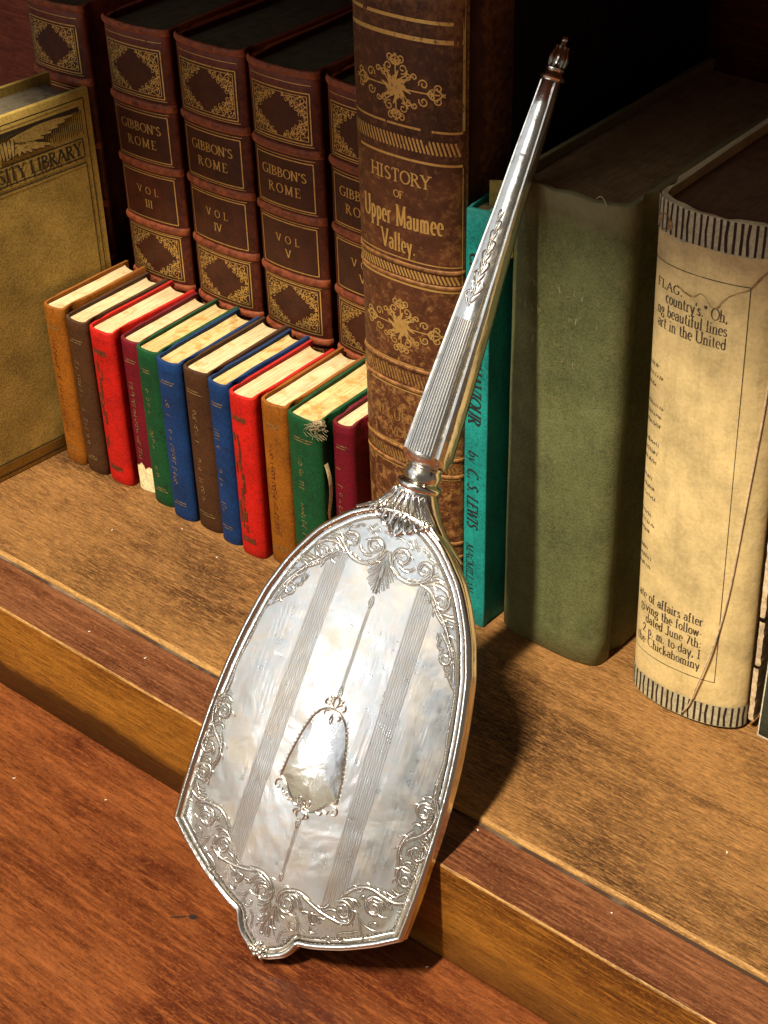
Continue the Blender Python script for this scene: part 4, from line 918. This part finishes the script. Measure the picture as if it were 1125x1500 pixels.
mb = MB(); prof = [(.50, .02), (.44, .05), (.36, .055), (.30, .05), (.275, .08), (.23, .135), (.165, .155), (.10, .145), (.04, .095), (.01, .02), (0, -.05), (.025, -.10), (.02, -.16), (.0, -.24), (.0, -.40), (.03, -.48), (.10, -.54), (.3, -.56)]
mb.grid([[(x, y, h) for x, y in inset(d)] for d, h in prof], closed=True)
rim = mb.build('rim', 'silver', mirror)
mb = MB(); mb.add([(x, y, -.555) for x, y in inset(.29)], [tuple(range(len(outline)))]); mb.build('looking_glass', 'glass', mirror, smooth=False)

ys_in = [p for p in inset(.42)[:len(half)]]
ys_in.sort(key=lambda p: p[1])
def hw(v):
    P_ = ys_in
    if v <= P_[0][1]: return .05
    for a, c in zip(P_, P_[1:]):
        if a[1] <= v <= c[1]: return a[0] + (c[0] - a[0]) * (v - a[1]) / max(1e-6, c[1] - a[1])
    return .05
def inside(poly, x, y):
    r = False; n = len(poly)
    for i in range(n):
        (x1, y1), (x2, y2) = poly[i], poly[(i + 1) % n]
        if (y1 > y) != (y2 > y) and x < (x2 - x1) * (y - y1) / (y2 - y1) + x1: r = not r
    return r
PANEL = smooth_line(ENGRAVING['panel'], .15); PANEL = PANEL + [(-x, y) for x, y in reversed(PANEL)]
nv, nu = 190, 84
vs = [.40 + (17.28 - .40) * i / nv for i in range(nv + 1)]
grid = [[((2 * j / nu - 1) * hw(v), v) for j in range(nu + 1)] for v in vs]
plate, panel = MB(), MB()
allv = [(x, y, .035 + dome(x, y)) for r in grid for x, y in r]
pf, qf = [], []
for i in range(nv):
    for j in range(nu):
        a = i * (nu + 1) + j; q = (a, a + 1, a + nu + 2, a + nu + 1)
        cx = sum(allv[k_][0] for k_ in q) / 4; cy = sum(allv[k_][1] for k_ in q) / 4
        (qf if inside(PANEL, cx, cy) else pf).append(q)
def sub(mb, fs):
    used = sorted({k_ for q in fs for k_ in q}); ix = {k_: n_ for n_, k_ in enumerate(used)}
    mb.add([allv[k_] for k_ in used], [tuple(ix[k_] for k_ in q) for q in fs])
sub(plate, pf); sub(panel, qf)
def dome_normals(ob):
    ns = []
    for vtx in ob.data.vertices:
        x, y = vtx.co.x / S, vtx.co.y / S; e_ = .05
        dx = (dome(x + e_, y) - dome(x - e_, y)) / (2 * e_); dy = (dome(x, y + e_) - dome(x, y - e_)) / (2 * e_)
        ns.append(Vector((-dx, -dy, 1)).normalized())
    ob.data.normals_split_custom_set_from_vertices(ns)
for mbx, nm, mt in ((plate, 'back_plate', 'silver_plate'), (panel, 'engine_turned_panel', 'silver_panel')):
    o = mbx.build(nm, mt, mirror, fix=False)
    if nm == 'engine_turned_panel': panel_ob = o
    else: plate_ob = o
    dome_normals(o)

def on_face(x, y, off): return (x, y, .035 + dome(x, y) + off)
def relief(mb, pts, r, h, taper=True, sink=.01):
    """raised chased stroke: rounded section lying on the domed back"""
    ns = normals2(pts); n = len(pts) - 1; rows = []
    for i, (p, nn) in enumerate(zip(pts, ns)):
        t = i / max(1, n); k_ = (.35 + .65 * math.sin(math.pi * min(1, max(0, t * .86 + .10)))) if taper else 1
        rows.append([on_face(p[0] + nn[0] * r * k_ * math.cos(a), p[1] + nn[1] * r * k_ * math.cos(a), -sink + (h * k_ + sink) * math.sin(a)) for a in [math.pi * q / 6 for q in range(7)]])
    mb.grid(rows)
MAIN = dict(palmette=(.044, .030), top_scroll=(.044, .034), side_scroll=(.044, .034), bottom_scroll=(.044, .034), sprig_top=(.024, .016), sprig_bottom=(.024, .016))
rd = random.Random(21)
for key, (r, h) in MAIN.items():
    for sg in (1, -1):
        mb, dk = MB(), MB()
        for st in ENGRAVING[key]:
            pts = smooth_line([(sg * x, y) for x, y in st], .07)
            L_ = sum(math.dist(a, c) for a, c in zip(pts, pts[1:])); kk = min(1.15, max(.72, L_ / 1.6))
            relief(mb, pts, r * kk, h * kk)
            ns = normals2(pts); o_ = (r * kk + .022) * sg
            for side in (1, -1):
                ribbon(dk, [(p[0] + nn[0] * o_ * side, p[1] + nn[1] * o_ * side) for p, nn in zip(pts, ns)], .034 if r > .04 else .022, on_face, .003)
        if 'scroll' in key:                   # small comma leaves springing from the longer stems
            lr = random.Random(key)
            for st in ENGRAVING[key]:
                pts = smooth_line([(sg * x, y) for x, y in st], .07); L_ = sum(math.dist(a, c) for a, c in zip(pts, pts[1:]))
                if L_ < 1.1: continue
                ns = normals2(pts); q = 5
                while q < len(pts) - 12:
                    side = sg * (1 if lr.random() < .5 else -1); p, nn = pts[q], ns[q]; d = (nn[1], -nn[0]); ln = lr.uniform(.16, .30)
                    lf = smooth_line([p, (p[0] + nn[0] * side * ln * .55 + d[0] * ln * .5, p[1] + nn[1] * side * ln * .55 + d[1] * ln * .5), (p[0] + nn[0] * side * ln * .75 + d[0] * ln * 1.1, p[1] + nn[1] * side * ln * .75 + d[1] * ln * 1.1)], .05)
                    if all(abs(x) < hw(y) - .06 for x, y in lf):
                        relief(mb, lf, .034, .026)
                        ribbon(dk, [(x + .03 * side, y) for x, y in lf], .018, on_face, .003)
                    q += lr.randint(3, 6)
        if key == 'side_scroll':              # plain cut line that edges the panel between the scrolls
            ln = [(sg * x, y) for x, y in smooth_line(ENGRAVING['panel'][9:16], .1)]
            relief(mb, ln, .028, .02, taper=False); ribbon(dk, [(x + .045 * sg, y) for x, y in ln], .022, on_face, .003)
        nm = 'sprig' if 'sprig' in key else ('palmette_leaves' if key == 'palmette' else 'acanthus_scroll')
        o = mb.build(nm, 'silver_orn', mirror, fix=False); dk.build('tarnished_outline', 'tarnish', o, fix=False)

def lines_part(name, polys, r, h, gw=.028):
    mb, dk = MB(), MB()
    for pts in polys:
        relief(mb, straight(pts, .4), r, h, taper=False, sink=.001)
        ribbon(dk, [(x + (r + .016), y) for x, y in straight(pts, .4)], gw, on_face, .0035)
    o = mb.build(name, 'silver_panel', mirror, fix=False); dk.build('tarnished_groove', 'groove', o, fix=False)
def clip_line(x0, x1, y0, y1):
    pts = [(x0 + (x1 - x0) * i / 260, y0 + (y1 - y0) * i / 260) for i in range(261)]
    ins = [p for p in pts if inside(PANEL, *p)]
    return [ins[0], ins[-1]]
for sg in (1, -1):
    lines_part('reeded_band', [clip_line(sg * (1.85 + .088 * q), sg * (1.48 + .088 * q), 2.6, 15.9) for q in range(9)], .030, .007, .012)
for y0, y1 in ((3.35, 5.75), (10.5, 14.35)):
    lines_part('centre_line', [[(-.035, y0), (-.035, y1)], [(.035, y0), (.035, y1)]], .026, .012, .008)
for y, L_ in ((3.2, .35), (5.8, -.45), (10.45, .5), (14.4, -.5)):
    mb = MB()
    for sx in (-.09, 0, .09): relief(mb, smooth_line([(sx * .2, y + L_), (sx * .9, y + L_ * .5), (sx * .3, y)], .06), .035, .022)
    mb.build('line_finial', 'silver_orn', mirror, fix=False)
mb = MB(); path = [p for p in inset(.47)]
acc = 0; last = path[0]
for a, c in zip(path, path[1:] + path[:1]):
    acc += math.dist(a, c)
    if acc > .105:
        acc = 0; x, y = a
        if y < 17.0:
            z = .06 + dome(x, y); q = .036
            mb.add([(x - q, y - q, z - .02), (x + q, y - q, z - .02), (x + q, y + q, z - .02), (x - q, y + q, z - .02), (x, y, z + .035)], [(0, 1, 4), (1, 2, 4), (2, 3, 4), (3, 0, 4)])
o = mb.build('bead_border', 'silver_orn', mirror, smooth=False, fix=False); o['kind'] = 'stuff'
mb = MB(); mb.grid([[(x, y, .052 + dome(x, y)) for x, y in inset(d)] for d in (.515, .435)], closed=True); mb.build('bead_ground', 'tarnish', mirror, fix=False)

# cartouche: polished plaque with scrolled edge
hc = [(0.0, 10.02), (.26, 9.98), (.53, 9.77), (.75, 9.36), (.93, 8.72), (1.06, 8.1), (1.13, 7.7), (1.21, 6.93), (.9, 6.78), (.68, 6.5), (.42, 6.24), (.2, 6.2), (0, 6.4)]
hp = smooth_line(hc[:8], .08)[:-1] + smooth_line(hc[7:], .08)
ring = hp + [(-x, y) for x, y in reversed(hp[1:-1])]
mb = MB(); cxy = (0, 8.0); rows = []
for q in range(15):
    t = 1 - q / 14 * .995
    rows.append([on_face(cxy[0] + (x - cxy[0]) * t, cxy[1] + (y - cxy[1]) * t, .012 + .055 * (1 - t ** 2.2)) for x, y in ring])
mb.grid(rows, closed=True); cart = mb.build('cartouche', 'silver_bright', mirror)
mb, dk = MB(), MB()
relief(mb, ring + ring[:1], .03, .05, taper=False); 
for side in (1, -1): ribbon(dk, [(p[0] + nn[0] * .045 * side, p[1] + nn[1] * .045 * side) for p, nn in zip(ring + ring[:1], normals2(ring + ring[:1]))], .03, on_face, .014)
for sg in (1, -1):
    for st in ([(.05, 10.15), (.3, 10.35), (.42, 10.2), (.3, 10.1), (.22, 10.2)], [(0, 10.0), (.2, 9.95), (.34, 9.82), (.22, 9.72), (.12, 9.82)], [(0, 10.6), (.12, 10.35), (.02, 10.1)], [(.1, 10.45), (.25, 10.5), (.2, 10.3)],
               [(0, 9.9), (.05, 9.65), (0, 9.45)],
               [(0, 6.25), (.3, 6.2), (.62, 6.45), (.9, 6.72), (1.15, 6.78), (1.32, 6.68), (1.3, 6.48), (1.14, 6.48), (1.15, 6.6)], [(.5, 6.3), (.72, 6.25), (.78, 6.4)], [(.75, 6.45), (.95, 6.4), (1.0, 6.55)], [(.15, 6.1), (.32, 5.95), (.22, 5.85)],
               [(0, 6.55), (.1, 6.3), (0, 6.05)], [(.05, 6.2), (.25, 6.38), (.2, 6.55), (.1, 6.45)], [(0, 6.1), (.18, 5.95), (.1, 5.75)]):
        relief(mb, smooth_line([(sg * x, y) for x, y in st], .06), .05, .06)
    for q in range(16):                       # little pearls down each side
        y = 7.1 + q * .17; x = next((p[0] for p in hp if p[1] <= y), 1.0) + .07
        relief(mb, [(sg * x - .03, y - .03), (sg * x, y), (sg * x + .03, y + .03)], .035, .04)
o = mb.build('cartouche_frame', 'silver_orn', mirror, fix=False); dk.build('tarnished_outline', 'tarnish', o, fix=False)

# rosette at the tip
mb = MB()
def blob(mb, cx, cy, rx, ry, h, a=0.0, base=.12):
    rows = []
    for q in range(5):
        t = math.cos(q * math.pi / 8); z = base + h * math.sin(q * math.pi / 8)
        rows.append([(cx + (rx * t * math.cos(b_) * math.cos(a) - ry * t * math.sin(b_) * math.sin(a)), cy + (rx * t * math.cos(b_) * math.sin(a) + ry * t * math.sin(b_) * math.cos(a)), z) for b_ in [j * 6.283 / 10 for j in range(10)]])
    mb.grid(rows, closed=True, cap=True)
for q in range(5): blob(mb, .17 * math.cos(q * 1.257 + 1.57), .42 + .17 * math.sin(q * 1.257 + 1.57), .14, .10, .12, q * 1.257 + 1.57)
blob(mb, 0, .42, .07, .07, .2)
for sg in (1, -1): blob(mb, sg * .30, .24, .17, .09, .11, sg * .5); blob(mb, sg * .14, .12, .12, .08, .1, -sg * .3)
mb.build('tip_rosette', 'silver', mirror, fix=True)

# neck: shell of looped leaves, turned ring, then the tapering handle and its finial
HC = -.46
def section(v, a, bfront, shape):
    """handle cross-section: flat reeded front, grooved shoulders, rounded sides"""
    return [(x * a, v, HC + z * bfront) for x, z in shape]
SH = [(.0, .99), (.30, .965), (.56, .885), (.61, .72), (.66, .63), (.71, .72), (.80, .73), (.90, .55), (.94, .44), (.95, .36), (1.0, .22), (1.0, -.10), (.93, -.42), (.72, -.70), (.40, -.86), (0, -.90)]
SH = SH + [(-x, z) for x, z in reversed(SH[1:-1])]
RN = [(math.sin(i * 2 * math.pi / len(SH)), math.cos(i * 2 * math.pi / len(SH)) * .9) for i in range(len(SH))]
HWT = [(19.25, .50, 0), (19.28, .66, 0), (19.36, .81, 0), (19.52, .87, .5), (19.72, .88, 1), (20.8, .85, 1), (22.9, .765, 1), (25.0, .67, 1), (26.2, .60, 1), (28.3, .495, 1), (30.4, .44, 1), (32.0, .375, 1), (32.85, .345, 1), (32.95, .34, 0)]
mb = MB(); rows = []
full = []
for (v0, a0, m0), (v1, a1, m1) in zip(HWT, HWT[1:]):
    n_ = max(1, int((v1 - v0) / .5))
    full += [(v0 + (v1 - v0) * i / n_, a0 + (a1 - a0) * i / n_, m0 + (m1 - m0) * i / n_) for i in range(n_)]
full.append(HWT[-1])
for v, a, m_ in full:
    rows.append([(x * a, v, HC + z * a) for x, z in [(s_[0] * m_ + r_[0] * (1 - m_), s_[1] * m_ + r_[1] * (1 - m_)) for s_, r_ in zip(SH, RN)]])
mb.grid(rows, closed=True, cap=True); handle = mb.build('handle', 'silver', mirror)
def ha(v):
    for (v0, a0, _), (v1, a1, _) in zip(HWT, HWT[1:]):
        if v0 <= v <= v1: return a0 + (a1 - a0) * (v - v0) / (v1 - v0)
    return .34
def on_handle(x, v, off): return (x * ha(v), v, HC + ha(v) * (.99 - .33 * x * x) + off)
def relief_h(mb, pts, r, h):
    ns = normals2(pts); n = len(pts) - 1; rows = []
    for i, (p, nn) in enumerate(zip(pts, ns)):
        k_ = .4 + .6 * math.sin(math.pi * min(1, max(0, (i / max(1, n)) * .86 + .1)))
        rows.append([(p[0] * ha(p[1]) + nn[0] * r * k_ * math.cos(a), p[1] + nn[1] * r * k_ * math.cos(a), on_handle(p[0], p[1], 0)[2] - .01 + (h * k_ + .01) * math.sin(a)) for a in [math.pi * q / 6 for q in range(7)]])
    mb.grid(rows)
mb, dk = MB(), MB()
for q in range(9):
    x = -.5 + .125 * q; rows = []; rk = []
    for i in range(21):
        v = 19.75 + (24.55 - 19.75) * i / 20
        rows.append([on_handle(x + .046 * math.cos(a), v, .002 + .013 * math.sin(a)) for a in [math.pi * j / 4 for j in range(5)]])
        rk.append([on_handle(x + .050, v, .004), on_handle(x + .072, v, .004)])
    mb.grid(rows); 
    if q < 8: dk.grid(rk)
o = mb.build('handle_reeding', 'silver_orn', handle, fix=False); dk.build('tarnished_groove', 'groove', handle, fix=False)
mb = MB()
for q in range(9):                            # vine climbing the upper handle
    v = 25.0 + q * .36; sg = 1 if q % 2 else -1; k_ = 1 - q * .07
    relief_h(mb, smooth_line([(0, v), (sg * .25 * k_, v + .18), (sg * .42 * k_, v + .42), (sg * .2 * k_, v + .52), (sg * .12 * k_, v + .36)], .06), .055 * k_, .05)
    relief_h(mb, smooth_line([(0, v + .1), (-sg * .22 * k_, v + .34), (-sg * .3 * k_, v + .5)], .06), .05 * k_, .045)
    relief_h(mb, [(0, v), (.03 * sg, v + .2), (0, v + .38)], .035, .04)
mb.build('handle_vine', 'silver_bright', handle, fix=False)

def turned(name, prof, mat='silver', asp=.92, n=32):
    mb = MB(); mb.grid([[(r * math.sin(j * 6.28318 / n), v, HC + r * asp * math.cos(j * 6.28318 / n)) for j in range(n)] for v, r in prof], closed=True, cap=True)
    return mb.build(name, mat, mirror)
turned('neck_ring', [(18.35, .60), (18.38, .78), (18.46, .84), (18.56, .85), (18.64, .80), (18.68, .70), (18.74, .66), (18.9, .70), (19.05, .69), (19.15, .64), (19.2, .63), (19.24, .68), (19.3, .66)])
turned('tip_collar', [(32.9, .33), (32.92, .42), (32.98, .455), (33.05, .44), (33.09, .34), (33.2, .30), (33.26, .34), (33.31, .35), (33.36, .30), (33.45, .22)], n=20)
mb = MB()
for q in range(6):                            # leafy bud finial
    a = q * 1.0472; rows = []
    for t in [i / 9 for i in range(10)]:
        r = .24 + .07 * math.sin(t * 3.1) - .17 * t + (.12 * max(0, t - .8) * 5); v = 33.35 + .72 * t
        rows.append((r * math.sin(a), v, HC + r * math.cos(a)))
    mb.tube(rows, .085, 6, taper=lambda t: .6 + .7 * math.sin(3.0 * t))
mb.tube([(0, 33.35, HC), (0, 33.9, HC), (0, 34.25, HC)], .17, 8, taper=lambda t: 1.1 - .5 * t)
blob2 = [(.10 * math.sin(q * 1.05), 34.28, HC + .10 * math.cos(q * 1.05)) for q in range(6)]
mb.grid([[(r * math.sin(j * .785), v, HC + r * math.cos(j * .785)) for j in range(8)] for v, r in ((34.16, .05), (34.22, .11), (34.30, .125), (34.37, .10), (34.42, .03))], closed=True, cap=True)
mb.build('finial', 'silver', mirror)

mb = MB()                                     # neck block under the shell, flaring into the rim
NK = [(16.55, 2.55, .30), (16.9, 2.05, .38), (17.2, 1.62, .46), (17.5, 1.32, .54), (17.8, 1.08, .60), (18.1, .90, .64), (18.4, .74, .66)]
mb.grid([[(a * math.copysign(abs(math.sin(t)) ** .8, math.sin(t)), v, HC + bq * math.copysign(abs(math.cos(t)) ** .8, math.cos(t))) for t in [j * 6.28318 / 36 for j in range(36)]] for v, a, bq in NK], closed=True, cap=True)
mb.build('neck', 'silver', mirror)
mb, dk = MB(), MB()
def neck_z(x, v):
    for (v0, a0, b0), (v1, a1, b1) in zip(NK, NK[1:]):
        if v0 <= v <= v1 or (v < v0 and v0 == NK[0][0]):
            t = (v - v0) / (v1 - v0); a = a0 + (a1 - a0) * t; bq = b0 + (b1 - b0) * t
            q = min(.999, abs(x) / a); return max(HC + bq * (1 - q ** 2.5) ** (1 / 2.5), .22 if v < 17.45 else -1)
    return HC + .66
def loop3(pts, r):
    P = [(x, v, neck_z(x, v) + .03) for x, v in smooth_line(pts, .05)]
    mb.tube(P, r, 7, taper=lambda t: .75 + .35 * math.sin(3.14 * t))
for q in range(-3, 4):                        # looped fan of leaves
    bx, tx = q * .20, q * .27
    loop3([(bx - .02, 18.28), (bx - .115, 18.05), (tx * 1.12 - .10, 17.72), (tx * 1.2, 17.50), (tx * 1.12 + .10, 17.70), (bx + .115, 18.05), (bx + .02, 18.28)], .042)
for sg in (1, -1):
    loop3([(sg * .62, 18.15), (sg * .95, 17.75), (sg * 1.25, 17.42), (sg * 1.7, 17.14)], .06)
    loop3([(sg * .72, 17.95), (sg * 1.02, 17.55), (sg * 1.2, 17.25)], .05)
    loop3([(sg * .80, 17.55), (sg * .98, 17.32), (sg * .80, 17.15), (sg * .64, 17.32), (sg * .76, 17.44)], .06)
    loop3([(sg * .56, 17.40), (sg * .60, 17.05), (sg * .40, 16.92), (sg * .30, 17.12), (sg * .38, 17.40)], .06)
    loop3([(sg * .16, 17.45), (sg * .26, 17.0), (sg * .10, 16.72), (0, 16.86)], .065)
loop3([(0, 17.55), (.03, 17.1), (0, 16.75)], .06)
mb.build('shell_ornament', 'silver_bright', mirror, fix=False)

# ------------------------------------------------------------------ specks of lint on the wood
mb = MB(); rd = random.Random(12)
spots = [(-17.4, 4.2, 0), (-14.9, 6.2, 0), (-13.1, -1.2, -.15), (-10.0, -1.0, -.15), (6.4, -.35, -.14), (14.0, 4.0, 0), (-9.5, -4.5, DESK_Z), (-13.5, -6.0, DESK_Z), (-4.5, -3.4, DESK_Z), (6.1, -3.1, DESK_Z), (-12.2, 5.6, 0), (12.2, -.6, -.15)]
for x, y, z in spots:
    a = rd.uniform(0, 3.1); l_ = rd.uniform(.03, .07)
    mb.tube([(x, y, z + .015), (x + l_ * math.cos(a), y + l_ * math.sin(a), z + .03), (x + 1.7 * l_ * math.cos(a + .4), y + 1.7 * l_ * math.sin(a + .4), z + .015)], .018, 5)
tag(mb.build('lint_specks', 'dust'), 'tiny white specks of lint scattered on the wood', 'lint', kind='stuff')
